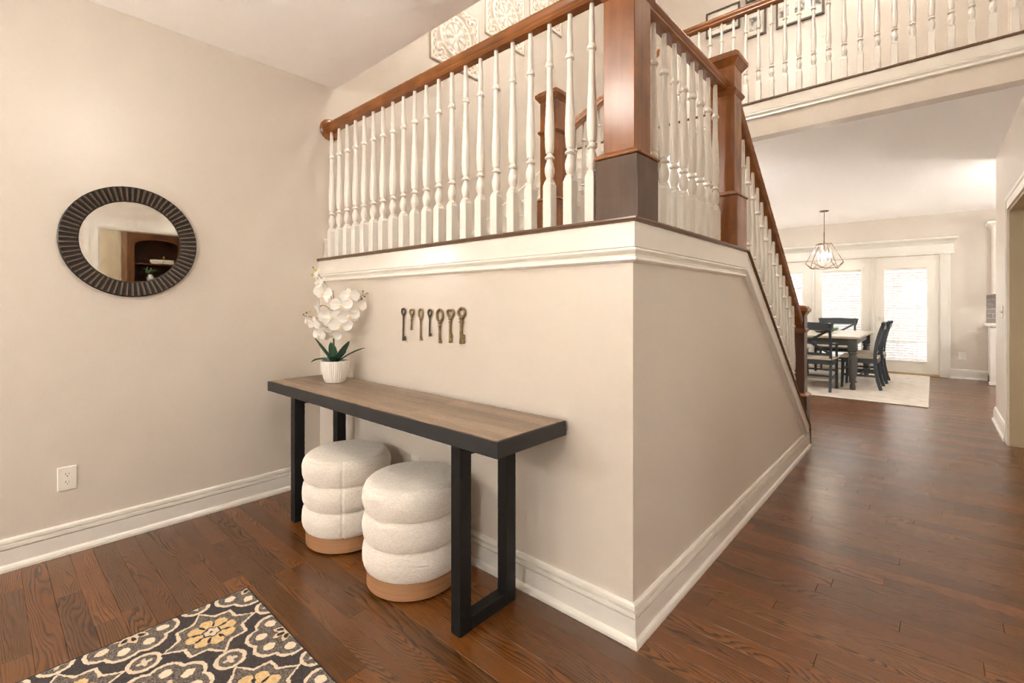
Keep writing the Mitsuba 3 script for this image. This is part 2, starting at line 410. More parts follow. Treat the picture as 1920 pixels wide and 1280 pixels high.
struct('ceiling_upper', box(XL - .1, 2.6, -.06, 4.62, ZT, ZT + .05), 'ceiling', 'white ceiling high above the staircase', 'ceiling')
struct('ceiling_dining', box(-4.3, 4.4, YB + .13, YK, ZC, ZC + .05), 'ceiling', 'white textured ceiling of the dining room beyond the bridge', 'ceiling')

# bridge between the upper rooms
br = struct('wall_bridge', box(XL, XR, YB, YB + .13, ZC, ZU - .005), 'wall', 'beige beam face of the upstairs bridge across the hallway', 'wall')
struct('floor_upper', box(XL, 2.6, YB + .13, 4.5, ZC + .06, ZU), 'stair_tread', 'upstairs bridge floor behind the white spindles', 'floor')

# side room seen in the mirror
struct('floor_side_room', box(1.42, 4.0, -2.6, 4.9, -.03, .0), 'rug_pale', 'pale floor of the side room seen in the mirror', 'floor')
struct('wall_side_room', join(box(4.0, 4.12, -2.6, .72, 0, ZC), box(4.0, 4.12, 1.9, 4.9, 0, ZC), box(4.0, 4.12, .72, 1.9, 0, .75), box(4.0, 4.12, .72, 1.9, 2.15, ZC),
       box(1.42, 4.12, -2.72, -2.6, 0, ZC), box(1.42, 4.12, 4.9, 5.02, 0, ZC)), 'room_wall', 'tan walls of the side room seen in the mirror', 'wall')
struct('ceiling_side_room', box(1.42, 4.12, -2.72, 5.02, ZC, ZC + .05), 'ceiling', 'white ceiling of the side room', 'ceiling')

# ------------------------------------------------------------------ baseboards and trim
BASE = [(0, 0), (0, .031), (.012, .031), (.022, .027), (.0305, .018), (.095, .018), (.0962, .005), (.1010, .005), (.1022, .018), (.1175, .0165), (.119, .003), (.124, .003), (.1255, .0135), (.138, .0115), (.145, .005), (.145, 0)]
BZ = np.array([b[0] for b in BASE]); BP = np.array([b[1] for b in BASE])
def rows_of(fs): return np.array([[f(z, p) for z, p in zip(BZ, BP)] for f in fs])
struct('baseboard_front', sweep(rows_of([lambda z, p: (XL + p, -p, z), lambda z, p: (p, -p, z)])), 'trim', 'cream stepped baseboard behind the console table', 'baseboard')
struct('baseboard_side', sweep(rows_of([lambda z, p: (p, -p, z), lambda z, p: (p, 3.19, z)])), 'trim', 'cream stepped baseboard along the sloping stair wall', 'baseboard')
struct('baseboard_left', sweep(rows_of([lambda z, p: (XL + p, YF, z), lambda z, p: (XL + p, -p, z)])), 'trim', 'cream stepped baseboard under the round mirror wall', 'baseboard')
struct('baseboard_right', sweep(rows_of([lambda z, p: (XR - p, 4.50, z), lambda z, p: (XR - p, 5.55 + p, z), lambda z, p: (XR + .12, 5.55 + p, z)])), 'trim', 'white baseboard on the right hallway wall', 'baseboard')
struct('baseboard_far', sweep(rows_of([lambda z, p: (1.02, YK - p, z * 1.1), lambda z, p: (1.46, YK - p, z * 1.1)])), 'trim', 'cream baseboard right of the patio door', 'baseboard')
struct('baseboard_landing', sweep(rows_of([lambda z, p: (XL + p, .026, ZL + .012 + z), lambda z, p: (XL + p, 1.30, ZL + .012 + z)])), 'trim', 'cream baseboard on the landing beside the first spindle', 'baseboard')

# stair apron board + moulding, mitred round the corner
APR = [(0, 0), (0, .012), (.0895, .012), (.0905, .003), (.0935, .003), (.0945, .018), (.103, .023), (.111, .019), (.117, .011), (.125, .010), (.130, .019), (.138, .022), (.143, .015), (.145, .007), (.147, 0)]
def apron_row_front(xfun): return [(xfun(p), -p, 1.52 - d) for d, p in APR]
struct('trim_1', sweep([apron_row_front(lambda p: XL), apron_row_front(lambda p: p)]), 'trim', 'cream apron board and moulding along the top of the half wall', 'trim')
OFF = [offset_path(SP, d) for d, p in APR]
rows = [[(p, -p, 1.52 - d) for d, p in APR]]
for i in (1, 2): rows.append([(p, OFF[j][i][0], OFF[j][i][1]) for j, (d, p) in enumerate(APR)])
rows.append([(p, OFF[j][3][0], .140) for j, (d, p) in enumerate(APR)])
struct('trim_2', sweep(rows), 'trim', 'cream apron board and moulding following the stair slope', 'trim')
# dark nosing that caps the walls
CAP = [(0, -.10), (0, .016), (-.004, .022), (-.010, .024), (-.017, .022), (-.020, .016), (-.020, -.13)]
CO = [offset_path(SP, d) for d, p in CAP]
capk = struct('trim_3', sweep([[(XL, -p, 1.52 - d) for d, p in CAP], [(p, -p, 1.52 - d) for d, p in CAP]], closed=True), 'nosing', 'dark wood nosing capping the half wall below the spindles', 'trim')
rows = [[(p, -p, 1.52 - d) for d, p in CAP]]
for i in (1, 2): rows.append([(p, CO[j][i][0], CO[j][i][1]) for j, (d, p) in enumerate(CAP)])
rows.append([(p, CO[j][3][0], .0) for j, (d, p) in enumerate(CAP)])
struct('trim_4', sweep(rows, closed=True), 'nosing', 'dark wood nosing running down the sloping stair wall', 'trim')
# bridge trim
BT = [(0, 0), (0, .012), (.083, .012), (.086, .008), (.090, .018), (.098, .021), (.106, .017), (.113, .012), (.120, .012), (.127, .019), (.136, .021), (.142, .012), (.145, 0)]
struct('trim_5', sweep([[(XL, YB - p, ZU - .005 - d) for d, p in BT], [(XR, YB - p, ZU - .005 - d) for d, p in BT]]), 'trim', 'cream apron moulding along the upstairs bridge', 'trim')
struct('trim_6', box(XL, XR, YB - .022, YB + .13, ZU - .005, ZU + .015, .004), 'nosing', 'dark wood nosing along the upstairs bridge', 'trim')

# casings in the right wall
def casing_x(y0, y1, zt, w, name, label, side=-1, xw=XR):
    a, b = (xw - .018, xw) if side < 0 else (xw + .12, xw + .138)
    prof = []
    for (o, i, t) in ((w, w * .72, .018), (w * .72, w * .2, .012), (w * .2, 0, .016)):
        poly = Polygon([(y0 - o, 0), (y0 - o, zt + o), (y1 + o, zt + o), (y1 + o, 0), (y1 + i, 0), (y1 + i, zt + i), (y0 - i, zt + i), (y0 - i, 0)])
        prof.append(extrude(poly, 0, xw - t, xw) if side < 0 else extrude(poly, 0, xw + .12, xw + .12 + t))
    return struct(name, join(*prof), 'trim', label, 'trim')
casing_x(-.72, .95, 2.08, .105, 'trim_7', 'white casing of the opening seen in the round mirror')
casing_x(2.6, 4.36, 2.05, .11, 'trim_8', 'white casing of the hallway opening at the right edge')
def jamb(y0, y1, zt, name, label, m='trim', xw=XR):
    struct(name, join(box(xw, xw + .12, y0, y0 + .018, 0, zt), box(xw, xw + .12, y1 - .018, y1, 0, zt), box(xw, xw + .12, y0, y1, zt - .018, zt)), m, label, 'trim')
jamb(-.72, .95, 2.08, 'trim_9', 'white jamb lining of the opening in the mirror')
jamb(2.6, 4.36, 2.05, 'trim_10', 'tan jamb lining of the hallway opening at the right edge', 'tan')

# ------------------------------------------------------------------ floor planks
struct('floor', join(box(XL, XR, YF, 0, -.04, -.012), box(0, XR, 0, 3.2, -.04, -.012), box(-4.3, XR, 3.2, 5.55, -.04, -.012), box(-4.3, 4.4, 5.55, YK, -.04, -.012), box(XR, 1.42, -.72, .95, -.04, -.001), box(XR, 1.42, 2.6, 4.36, -.04, -.001)),
       'oak', 'glossy brown oak plank floor', 'floor')
PW = 0.083
def hidden(x, y): return (x < 0 and 0 < y < 3.2) or x < XL and y < 3 or (x > XR and y < 5.55)
def px(x, y, z=0.0):
    q = np.array([x, y, z]) - CAM; d = q @ FW
    return (None if d < .15 else (960 + FPX * (q @ RT) / d, 571.2 - FPX * q[2] / d))
planks = []
y = YF
prng = random.Random(21)
code = 1
while y < YK - .001:
    y1 = min(y + PW, YK)
    ym = (y + y1) / 2
    x0, x1 = (XL, XR) if ym < 0 else ((0, XR) if ym < 3.2 else ((-4.3, XR) if ym < 5.55 else (-4.3, 4.4)))
    x = x0 - prng.uniform(0, 1.1)
    while x < x1:
        L = prng.choice((.55, .75, .9, 1.1, 1.3, 1.5)) * prng.uniform(.9, 1.1)
        a, b = max(x, x0), min(x + L, x1)
        if b - a > .02:
            area = 0.0
            for s in range(6):
                xs = a + (b - a) * (s + .5) / 6
                if hidden(xs, ym): continue
                p0, p1, p2 = px(xs, y), px(xs, y1), px(xs + (b - a) / 6, y)
                if p0 and p1 and p2 and 0 < p0[0] < 1920 and p0[1] < 1280:
                    area += abs((p1[0] - p0[0]) * (p2[1] - p0[1]) - (p1[1] - p0[1]) * (p2[0] - p0[0]))
            planks.append((area, a, b, y, y1, code)); code += 1
        x += L
    y = y1
planks.sort(key=lambda q: -q[0])
def plank_mesh(a, b, y0, y1):
    return box(a + .0004, b - .0004, y0 + .0003, y1 - .0003, -.012, 0.0, .0011)
def plank_uv(m, a, y0, code):
    return np.stack([code * 10 + 1 + (m.vertices[:, 0] - a), m.vertices[:, 1] - y0], 1)
rest_v, rest_f, rest_uv, off = [], [], [], 0
for i, (area, a, b, y0, y1, code) in enumerate(planks):
    if i < 285 and area > 60:
        m = plank_mesh(a, b, y0, y1)
        part('floor', 'plank', m, 'oak', uv=plank_uv(m, a, y0, code))
    else:
        m = box(a + .0004, b - .0004, y0 + .0003, y1 - .0003, -.012, 0.0)
        rest_v.append(m.vertices); rest_f.append(m.faces + off); rest_uv.append(plank_uv(m, a, y0, code)); off += len(m.vertices)
part('floor', 'plank_field', (np.vstack(rest_v), np.vstack(rest_f)), 'oak', uv=np.vstack(rest_uv), kind='stuff', label='remaining narrow oak planks further away')

# ================================================================== STAIRCASE
def stair_flight(root, y_top, dirn, n, rise, run, x0, x1, z_top):
    """treads go down from y_top in +y (dirn=1) or up from it (dirn=-1 means rising)"""
    for k in range(n):
        if dirn > 0:     # descending with y
            zt = z_top - rise * (k + 1); ya = y_top + run * k
            part(root, 'riser', box(x0, x1, ya - .01, ya + .01, zt, zt + rise - .026), 'trim')
            if k < n - 1: part(root, 'tread', box(x0, x1, ya + .01 - .0, ya + run + .03, zt - .026, zt, .006), 'stair_tread')
        else:
            zt = z_top + rise * (k + 1); ya = y_top + run * k
            part(root, 'riser', box(x0, x1, ya - .01, ya + .01, zt - rise, zt - .026), 'trim')
            if k < n - 1: part(root, 'tread', box(x0, x1, ya - .035, ya + run, zt - .026, zt, .006), 'trim')
st = thing('staircase', 'lower flight of stairs behind the sloping side wall, up to the landing', 'staircase')
part(st, 'landing', box(XL + .003, -.123, .123, 1.375, ZL - .12, ZL), 'stair_tread')
stair_flight(st, 1.40, 1, 8, ZL / 8, .252, -1.32, -.123, ZL)
st2 = thing('staircase', 'upper flight of stairs rising from the landing along the left wall', 'staircase')
RISE2, RUN2 = (ZU - ZL) / 8, (YB - 1.42) / 7
stair_flight(st2, 1.42, -1, 8, RISE2, RUN2, XL + .018, -1.361, ZL)
def slope2(y): return ZL + RISE2 + (y - 1.42) * RISE2 / RUN2
# skirt board on the left wall and outer stringer with scroll brackets
part(st2, 'skirt_board', join(extrude([(1.30, ZL - .1), (1.30, ZL + .2), (1.42, slope2(1.42) + .12), (3.15, slope2(3.15) + .12), (3.15, slope2(3.15) - .2), (1.5, ZL - .1)], 0, XL + .001, XL + .016),
     extrude([(1.30, ZL + .2), (1.30, ZL + .225), (1.42, slope2(1.42) + .145), (3.15, slope2(3.15) + .145), (3.15, slope2(3.15) + .12), (1.42, slope2(1.42) + .12)], 0, XL + .001, XL + .024)), 'trim')
part(st2, 'stringer', extrude([(1.384, ZL - .12)] + [q for k in range(7) for q in ((1.384 + RUN2 * k, ZL + RISE2 * (k + 1) + .001), (1.384 + RUN2 * (k + 1), ZL + RISE2 * (k + 1) + .001))] + [(3.15, slope2(3.15) - .45), (1.75, ZL - .12)], 0, -1.36, -1.335), 'trim')
for k in range(7):
    yy, zz = 1.42 + RUN2 * k, ZL + RISE2 * (k + 1) - .03
    sc = Polygon([(yy + .01, zz), (yy + .22, zz), (yy + .19, zz - .035), (yy + .13, zz - .03), (yy + .09, zz - .07), (yy + .05, zz - .075), (yy + .02, zz - .11)]).buffer(.006)
    part(st2, 'scroll_bracket', extrude(sc, 0, -1.335, -1.323), 'trim')

# ------------------------------------------------------------------ newel posts
def newel(name, label, cx, cy, z0, base_top, neck, top, bw=.175, sw_=.132, base_mat='wood_base', shaft_mat='wood_z'):
    r = thing(name, label, 'newel post')
    def sq(w, za, zb, c=.003): return box(cx - w / 2, cx + w / 2, cy - w / 2, cy + w / 2, za, zb, c)
    def frustum(w0, w1, za, zb):
        return trimesh.convex.convex_hull(np.array([(cx + s * w / 2, cy + t * w / 2, z) for w, z in ((w0, za), (w1, zb)) for s in (-1, 1) for t in (-1, 1)]))
    part(r, 'base', sq(bw, z0, base_top - .022), base_mat)
    part(r, 'base_moulding', join(sq(bw + .012, base_top - .022, base_top - .010, .003), frustum(bw + .004, sw_ + .012, base_top - .010, base_top + .004)), 'wood_z')
    part(r, 'shaft', sq(sw_, base_top - .012, top - .055), shaft_mat)
    part(r, 'neck_moulding', join(sq(sw_ + .030, neck - .004, neck + .006, .003), frustum(sw_ + .004, sw_ + .026, neck - .02, neck - .004), sq(sw_ + .016, neck + .006, neck + .016, .003)), 'wood_z')
    part(r, 'cap', join(frustum(sw_ + .004, sw_ + .05, top - .085, top - .052), sq(sw_ + .058, top - .052, top - .026, .003), sq(sw_ + .03, top - .026, top - .012, .003), frustum(sw_ + .028, sw_ - .02, top - .012, top)), 'wood_z')
    return r
newel('newel_post', 'tall dark-stained square newel post at the corner of the half wall', -.076, .098, 1.538, 1.795, 2.405, 2.65)
newel('newel_post', 'stained square newel post at the head of the lower stair slope', -.076, 1.262, 1.538, 1.845, 2.407, 2.63, base_mat='wood_z')
newel('newel_post', 'dark brown newel post at the foot of the stairs beside the dining room', -.100, 3.285, .0, .44, .995, 1.215, base_mat='wood_dark', shaft_mat='wood_dark')
newel('newel_post', 'brown newel post seen between spindles at the back of the landing', -1.345, 1.33, ZL, 2.02, 2.52, 2.83, sw_=.150, bw=.19, base_mat='wood_z')

# ------------------------------------------------------------------ balusters
def baluster_mesh(h, lower=0.0):
    """turned spindle of height h; square foot extended downwards by lower"""
    w = .044
    zs = .222 * h
    foot = box(-w / 2, w / 2, -w / 2, w / 2, -lower, zs, .0025)
    sh = trimesh.convex.convex_hull(np.array([(s * q, t * q, z) for q, z in ((w / 2 - .002, zs - .001), (.015, zs + .016)) for s in (-1, 1) for t in (-1, 1)]))
    P = [(.0, .226), (.0130, .226), (.0135, .232), (.0185, .236), (.0195, .241), (.0185, .246), (.0125, .249), (.0165, .262), (.0212, .282), (.0215, .300), (.0175, .322), (.0112, .340), (.0112, .344),
         (.0190, .347), (.0215, .351), (.0215, .355), (.0150, .362), (.0120, .368), (.0120, .373), (.0165, .376), (.0190, .400), (.0208, .44), (.0210, .475), (.0198, .52), (.0168, .59), (.0138, .67), (.0122, .74), (.0122, .775),
         (.0130, .782), (.0130, .785), (.0175, .787), (.0205, .792), (.0205, .799), (.0170, .804), (.0165, .810), (.0125, .816), (.0130, .84), (.0118, .90), (.0098, 1.0), (.0, 1.0)]
    body = lathe([(r * 1.02, z * h) for r, z in P], 18)
    return join(foot, sh, body)
def baluster_dict(h, lower=0.0):
    m = baluster_mesh(h, lower)
    return mikit.ply(m, 'mat_baluster', 35)

def rail_profile(w=.066, h=.07):
    return [(-.022, 0), (.022, 0), (.030, .010), (.030, .018), (.026, .024), (.033, .034), (.035, .048), (.030, .060), (.018, .068), (0, .070), (-.018, .068), (-.030, .060), (-.035, .048), (-.033, .034), (-.026, .024), (-.030, .018), (-.030, .010)]
RP_ = rail_profile()
ZR = 2.43
# front balustrade on the half wall
b1 = thing('balustrade', 'long white-spindled railing with brown handrail above the console table', 'railing')
part(b1, 'handrail', sweep([[(XL + .02, .07 + a, ZR + b) for a, b in RP_], [(-.1425, .07 + a, ZR + b) for a, b in RP_]], closed=True), 'wood_x', 30, label='brown stained wooden handrail')
ro = lathe([(0, 0), (.066, 0), (.074, .004), (.074, .010), (.066, .014), (.058, .020), (.040, .023), (0, .023)], 32)
ro.apply_transform(trimesh.transformations.rotation_matrix(math.pi / 2, (0, 1, 0))); ro.apply_translation((XL, .07, ZR + .022))
part(b1, 'rosette', ro, 'wood_z', 30, label='round wooden wall rosette')
HB = ZR - 1.538
bd = baluster_dict(HB + .004)
for k in range(20, -1, -1):
    part(b1, 'baluster', moved(bd, T().translate([-.217 - .1065 * k, .07, 1.538])), None)
# side balustrade on the landing
b2 = thing('balustrade', 'short white-spindled railing between the two upper newel posts', 'railing')
part(b2, 'handrail', sweep([[(-.075 - a, .165, ZR - .02 + b) for a, b in RP_], [(-.075 - a, 1.1955, ZR - .02 + b) for a, b in RP_]], closed=True), 'wood_y', 30, label='brown stained wooden handrail')
bd2 = baluster_dict(HB - .016)
for k in range(8):
    part(b2, 'baluster', moved(bd2, T().translate([-.075, .325 + .1085 * k, 1.538])), None)
# sloping balustrade of the lower flight
b3 = thing('balustrade', 'sloping white-spindled railing down the lower flight', 'railing')
SL = (0.18 - 1.52) / (3.17 - 1.356)
def capz(y): return 1.538 + SL * (y - 1.356)
UND = .866
rows = []
for yy in (1.3285, 3.2185):
    zz = capz(yy) + UND
    rows.append([(-.075 - a, yy, zz + b * 1.25) for a, b in RP_])
part(b3, 'handrail', sweep(rows, closed=True), 'wood_y', 30, label='brown stained wooden handrail')
bd3 = baluster_dict(UND + .012, .03)
for k in range(15):
    yy = 1.475 + .1075 * k
    part(b3, 'baluster', moved(bd3, T().translate([-.075, yy, capz(yy)])), None)
# upper flight
b4 = thing('balustrade', 'white-spindled railing of the upper flight, seen behind the landing', 'railing')
def up_und(y): return slope2(y) + .76
part(b4, 'handrail', sweep([[(-1.345 - a, yy, up_und(yy) + b * 1.25) for a, b in RP_] for yy in (1.4055, 3.12)], closed=True), 'wood_y', 30, label='brown stained wooden handrail')
for k in range(14):
    yy = 1.50 + .1200 * k
    st_i = int((yy - 1.42) / RUN2); zt = ZL + RISE2 * (st_i + 1)
    if yy < 3.10:
        h = up_und(yy) + .01 - zt
        part(b4, 'baluster', mikit.ply(baluster_mesh(h), 'mat_baluster', 35, to_world=T().translate([-1.345, yy, zt])), None)
# bridge
b5 = thing('balustrade', 'white-spindled railing along the upstairs bridge at upper right', 'railing')
part(b5, 'handrail', sweep([[(xx, YB + .08 + a, 3.955 + b * 1.1) for a, b in RP_] for xx in (-1.30, XR)], closed=True), 'wood_x', 30, label='reddish brown wooden handrail')
bd5 = baluster_dict(3.962 - ZU - .015)
for k in range(23):
    part(b5, 'baluster', moved(bd5, T().translate([1.235 - .1092 * k, YB + .08, ZU + .015])), None)

# ================================================================== CONSOLE TABLE
ct = thing('console_table', 'long narrow console table with brown wood top and black frame', 'console table')
tx0, tx1, ty0, ty1 = -2.205, -.285, -.412, -.012
for i in range(6):
    w = (ty1 - ty0 - .012) / 6
    part(ct, 'top_board', box(tx0 + .006, tx1 - .006, ty0 + .006 + w * i + .0002, ty0 + .006 + w * (i + 1) - .0002, .722, .760, .0008), 'table_wood')
part(ct, 'edge_band', join(box(tx0, tx1, ty0, ty0 + .0058, .700, .757, .001), box(tx0, tx1, ty1 - .0058, ty1, .700, .757, .001), box(tx0, tx0 + .0058, ty0, ty1, .700, .757, .001), box(tx1 - .0058, tx1, ty0, ty1, .700, .757, .001), box(tx0 + .005, tx1 - .005, ty0 + .005, ty1 - .005, .702, .7218)), 'black_edge', label='black edge band round the table top')
for xa in (-1.905, -.532):
    for ya in (-.402, -.150):
        part(ct, 'leg', box(xa, xa + .050, ya, ya + .058, 0 if False else .0, .702, .002), 'black_metal')
    part(ct, 'foot_rail', box(xa + .0005, xa + .0495, -.345, -.149, .001, .052, .002), 'black_metal')
    part(ct, 'top_rail', box(xa + .0005, xa + .0495, -.345, -.149, .66, .7015, .002), 'black_metal')

# ================================================================== OTTOMANS
def roll(r_in, R, z0, z1, top=False, n=144, seed=0, seam=0.6):
    prof = []
    if not top:
        h = (z1 - z0)
        for t in np.linspace(-90, 90, 17):
            a = math.radians(t); prof.append((R - .034 + .034 * math.cos(a) ** .75, (z0 + z1) / 2 + h / 2 * math.sin(a)))
        prof = [(r_in, z0)] + prof + [(r_in, z1)]
    else:
        h = z1 - z0
        for t in np.linspace(-90, 0, 9):
            a = math.radians(t); prof.append((R - .034 + .034 * math.cos(a) ** .75, z0 + h * .48 + h * .48 * math.sin(a)))
        for t in np.linspace(8, 90, 14):
            a = math.radians(t); prof.append((R - .060 + .060 * math.cos(a) ** .8, z0 + h * .48 + h * .50 * math.sin(a)))
        prof = [(0, z0)] + prof + [(r, z1 - .002 + .004 * math.cos(r / R * 1.4)) for r in (.14, .11, .08, .05, .02, 0)]
    m = lathe(prof, n)
    m = m.subdivide()
    v = m.vertices.copy(); r = np.linalg.norm(v[:, :2], axis=1); ph = np.arctan2(v[:, 1], v[:, 0])
    d = ((ph - seam + math.pi) % (2 * math.pi) - math.pi) * r
    outer = r > R * .55
    k = np.where(outer, .0055 * np.exp(-(d / .0045) ** 2), 0)
    k = k + .0028 * (meshkit.fbm(v * 26 + seed, 3) - .5) * 2
    v[:, :2] *= (1 - k / np.maximum(r, .02))[:, None]
    if top:
        crease = np.exp(-((r - (R - .020)) / .0035) ** 2) * (v[:, 2] > z0 + (z1 - z0) * .6)
        v[:, 2] -= .0035 * crease
    v[:, 2] += .004 * (meshkit.fbm(v * 9 + seed + 3, 2) - .5)
    return trimesh.Trimesh(v, m.faces, process=False)
def ottoman(label, cx, cy, rot, seed, seam):
    r = thing('ottoman', label, 'ottoman', None)
    M_ = trimesh.transformations.rotation_matrix(rot, (0, 0, 1)); M_[:2, 3] = cx, cy
    R = .222
    for nm, z0, z1, tp in (('cushion_tier', .078, .206, False), ('cushion_tier', .200, .330, False), ('cushion_tier', .324, .462, True)):
        m = roll(.15, R, z0, z1, tp, seed=seed + int(z0 * 100), seam=seam); m.apply_transform(M_)
        part(r, nm, m, 'boucle', True)
    b = lathe([(0, .008), (.198, .008), (.203, .012), (.203, .090), (.15, .092), (0, .092)], 96); b.apply_transform(M_)
    part(r, 'base', b, 'stool_wood', 30, label='round light wood plinth base')
    for k in range(4):
        g = lathe([(0, 0), (.012, 0), (.012, .0085), (0, .0085)], 12, (.15 * math.cos(k * 1.57 + .4), .15 * math.sin(k * 1.57 + .4), 0)); g.apply_transform(M_)
        part(r, 'glide', g, 'dark_slot')
ottoman('white tiered boucle ottoman, the left one under the console table', -1.50, -.280, 0, 4, -.62)
ottoman('cream tiered boucle ottoman beside the right table leg', -.936, -.272, 0, 9, 2.2)

# ================================================================== ORCHID
PC = np.array([-1.85, -.165])
orc = thing('potted_orchid', 'white orchid in a white fluted pot on the console table', 'orchid')
ZT_ = .7605
n = 128
prof = [(0, 0), (.053, 0), (.057, .003), (.066, .030), (.074, .070), (.0775, .105), (.0785, .125), (.0785, .129), (.074, .129), (.072, .110), (0, .108)]
pm = lathe(prof, n)
pm = pm.subdivide()
v = pm.vertices.copy(); rr = np.linalg.norm(v[:, :2], axis=1); ph = np.arctan2(v[:, 1], v[:, 0])
fl = (rr > .052) & (v[:, 2] < .122) & (v[:, 2] > .004) & (rr > .0535)
v[:, :2] *= np.where(fl, 1 + .034 * (np.abs(np.cos(ph * 20)) - .6), 1)[:, None]
pm = trimesh.Trimesh(v + np.array([PC[0], PC[1], ZT_]), pm.faces, process=False)
part(orc, 'pot', pm, 'ceramic', 40, label='white fluted ceramic pot')
part(orc, 'soil', lathe([(0, .100), (.0715, .100), (.0715, .1085), (.03, .113), (0, .114)], 24, (PC[0], PC[1], ZT_)), 'soil')
def leaf_mesh(length, width, az, droop, up):
    t = np.linspace(0, 1, 14); w = width * np.sin(np.pi * np.clip(t * .93 + .06, 0, 1)) ** .8
    x = length * (t - .12 * droop * t ** 2); z = up * length * t - droop * length * t ** 2
    rows = []
    for i in range(len(t)):
        rows.append([(x[i], s * w[i] / 2, z[i] + abs(s) * w[i] * .16) for s in (-1, -.5, 0, .5, 1)])
    R_ = np.array(rows)
    low = R_.copy(); low[..., 2] -= .0022
    full = np.concatenate([R_, low[:, ::-1]], 1)
    m = sweep(full, closed=True)
    m.apply_transform(trimesh.transformations.rotation_matrix(az, (0, 0, 1)))
    return m
VR = math.atan2(RT[1], RT[0])      # azimuth of the picture's right
for (L, w, az, dr_, up) in ((.165, .050, VR + math.pi - .15, .55, .60), (.125, .046, VR + math.pi + .9, -.2, 1.1), (.135, .050, VR - .6, .0, 1.05), (.175, .048, VR + .15, .25, .78), (.12, .05, VR + math.pi - 1.0, .1, 1.1), (.13, .045, VR + 1.4, .3, .8), (.12, .044, VR + math.pi + 1.6, .35, .8)):
    m = leaf_mesh(L, w, az, dr_, up); m.apply_translation((PC[0], PC[1], ZT_ + .108)); part(orc, 'leaf', m, 'leaf', True)
def at_px(u, v_, dz=0.0):
    """a point of the plant: picture position measured on the photograph at the plant's own distance"""
    dpt = 2.795 + dz
    return CAM + FW * dpt + RT * ((u - 960) / FPX * dpt) + np.array([0, 0, (571.2 - v_) / FPX * dpt])
def spx(zx, zy, dz=0.0): return at_px(550 + zx * .20305, 480 + zy * .20305, dz)
def curve(pts, n=24):
    p = np.array(pts); t = np.linspace(0, 1, len(p)); tt = np.linspace(0, 1, n)
    from scipy.interpolate import CubicSpline
    return CubicSpline(t, p)(tt)
base_ = np.array([PC[0], PC[1], ZT_ + .108])
main = curve([base_, spx(374, 850), spx(372, 700), spx(370, 560), spx(371, 450), spx(365, 320, .02)])
part(orc, 'stem', tube(main[:10], np.linspace(.0055, .0045, 10), 8), 'stem_green', True, label='green lower stalk')
part(orc, 'stem', tube(main[9:], np.linspace(.004, .0022, len(main) - 9), 8), 'stem', True)
for pts in ([spx(371, 520), spx(355, 400), spx(310, 280), spx(240, 180), spx(190, 120)], [spx(371, 640), spx(330, 680), spx(250, 590), spx(150, 560), spx(95, 540)],
            [spx(371, 500), spx(330, 485), spx(285, 455), spx(235, 480)], [spx(371, 640), spx(430, 570), spx(520, 480), spx(590, 400), spx(680, 345)]):
    part(orc, 'stem', tube(curve(pts), .0020, 6), 'stem', True)
def petal(L, W, cup, twist=0.0):
    nu, nv = 9, 7
    rows = []
    for i in range(nu):
        t = i / (nu - 1); w = W * math.sin(math.pi * min(1, .10 + .86 * t)) ** .62 * (.55 + .45 * t ** .5)
        if i == nu - 1: w *= .45
        rows.append([(L * t, s * w / 2, cup * (t * t * L * .9) + .20 * w * s * s - .05 * L * math.sin(3 * t) + twist * s * w) for s in np.linspace(-1, 1, nv)])
    R_ = np.array(rows)
    f = []
    for i in range(nu - 1):
        for j in range(nv - 1):
            a = i * nv + j; f += [[a, a + nv, a + nv + 1], [a, a + nv + 1, a + 1]]
    return trimesh.Trimesh(R_.reshape(-1, 3), f, process=False)
def flower_mesh(s, seed):
    q = random.Random(seed); ms = []
    for ang, L, W, lift in ((90, .040, .026, -.004), (215, .040, .026, -.004), (325, .040, .026, -.004), (12, .046, .056, .004), (168, .046, .056, .004)):
        m = petal(L, W, q.uniform(-.15, .18), q.uniform(-.06, .06))
        m.apply_transform(trimesh.transformations.rotation_matrix(math.radians(q.uniform(-14, 10)), (0, 1, 0)))
        m.apply_transform(trimesh.transformations.rotation_matrix(math.radians(ang + q.uniform(-7, 7)), (0, 0, 1)))
        m.apply_translation((0, 0, lift)); ms.append(m)
    m = join(*ms); m.apply_scale(s); return m
def lip_mesh(s):
    a = trimesh.creation.icosphere(2, .006); a.apply_scale((1, .9, 1.1)); a.apply_translation((0, -.002, .006))
    b = trimesh.creation.icosphere(2, .008); b.apply_scale((.75, 1.2, .45)); b.apply_translation((0, -.010, .006))
    c = trimesh.creation.icosphere(1, .004); c.apply_translation((.007, -.006, .008)); d = c.copy(); d.apply_translation((-.014, 0, 0))
    m = join(a, b, c, d); m.apply_scale(s); return m
FL = [(222, 165, 1.0, -60, 30), (245, 255, 1.15, -40, 15), (285, 345, 1.45, -25, 5), (240, 482, 1.2, -75, -20), (130, 605, .95, -60, -5), (195, 625, 1.05, -25, -15), (245, 725, 1.1, -20, -10),
      (350, 560, 1.55, 5, -5), (438, 632, 1.45, 20, -10), (352, 722, 1.35, 0, -35), (445, 452, 1.35, 15, 5), (520, 370, 1.25, 25, 10), (590, 472, 1.2, 45, 0), (512, 550, 1.4, 28, -5), (288, 622, 1.1, -30, -30)]
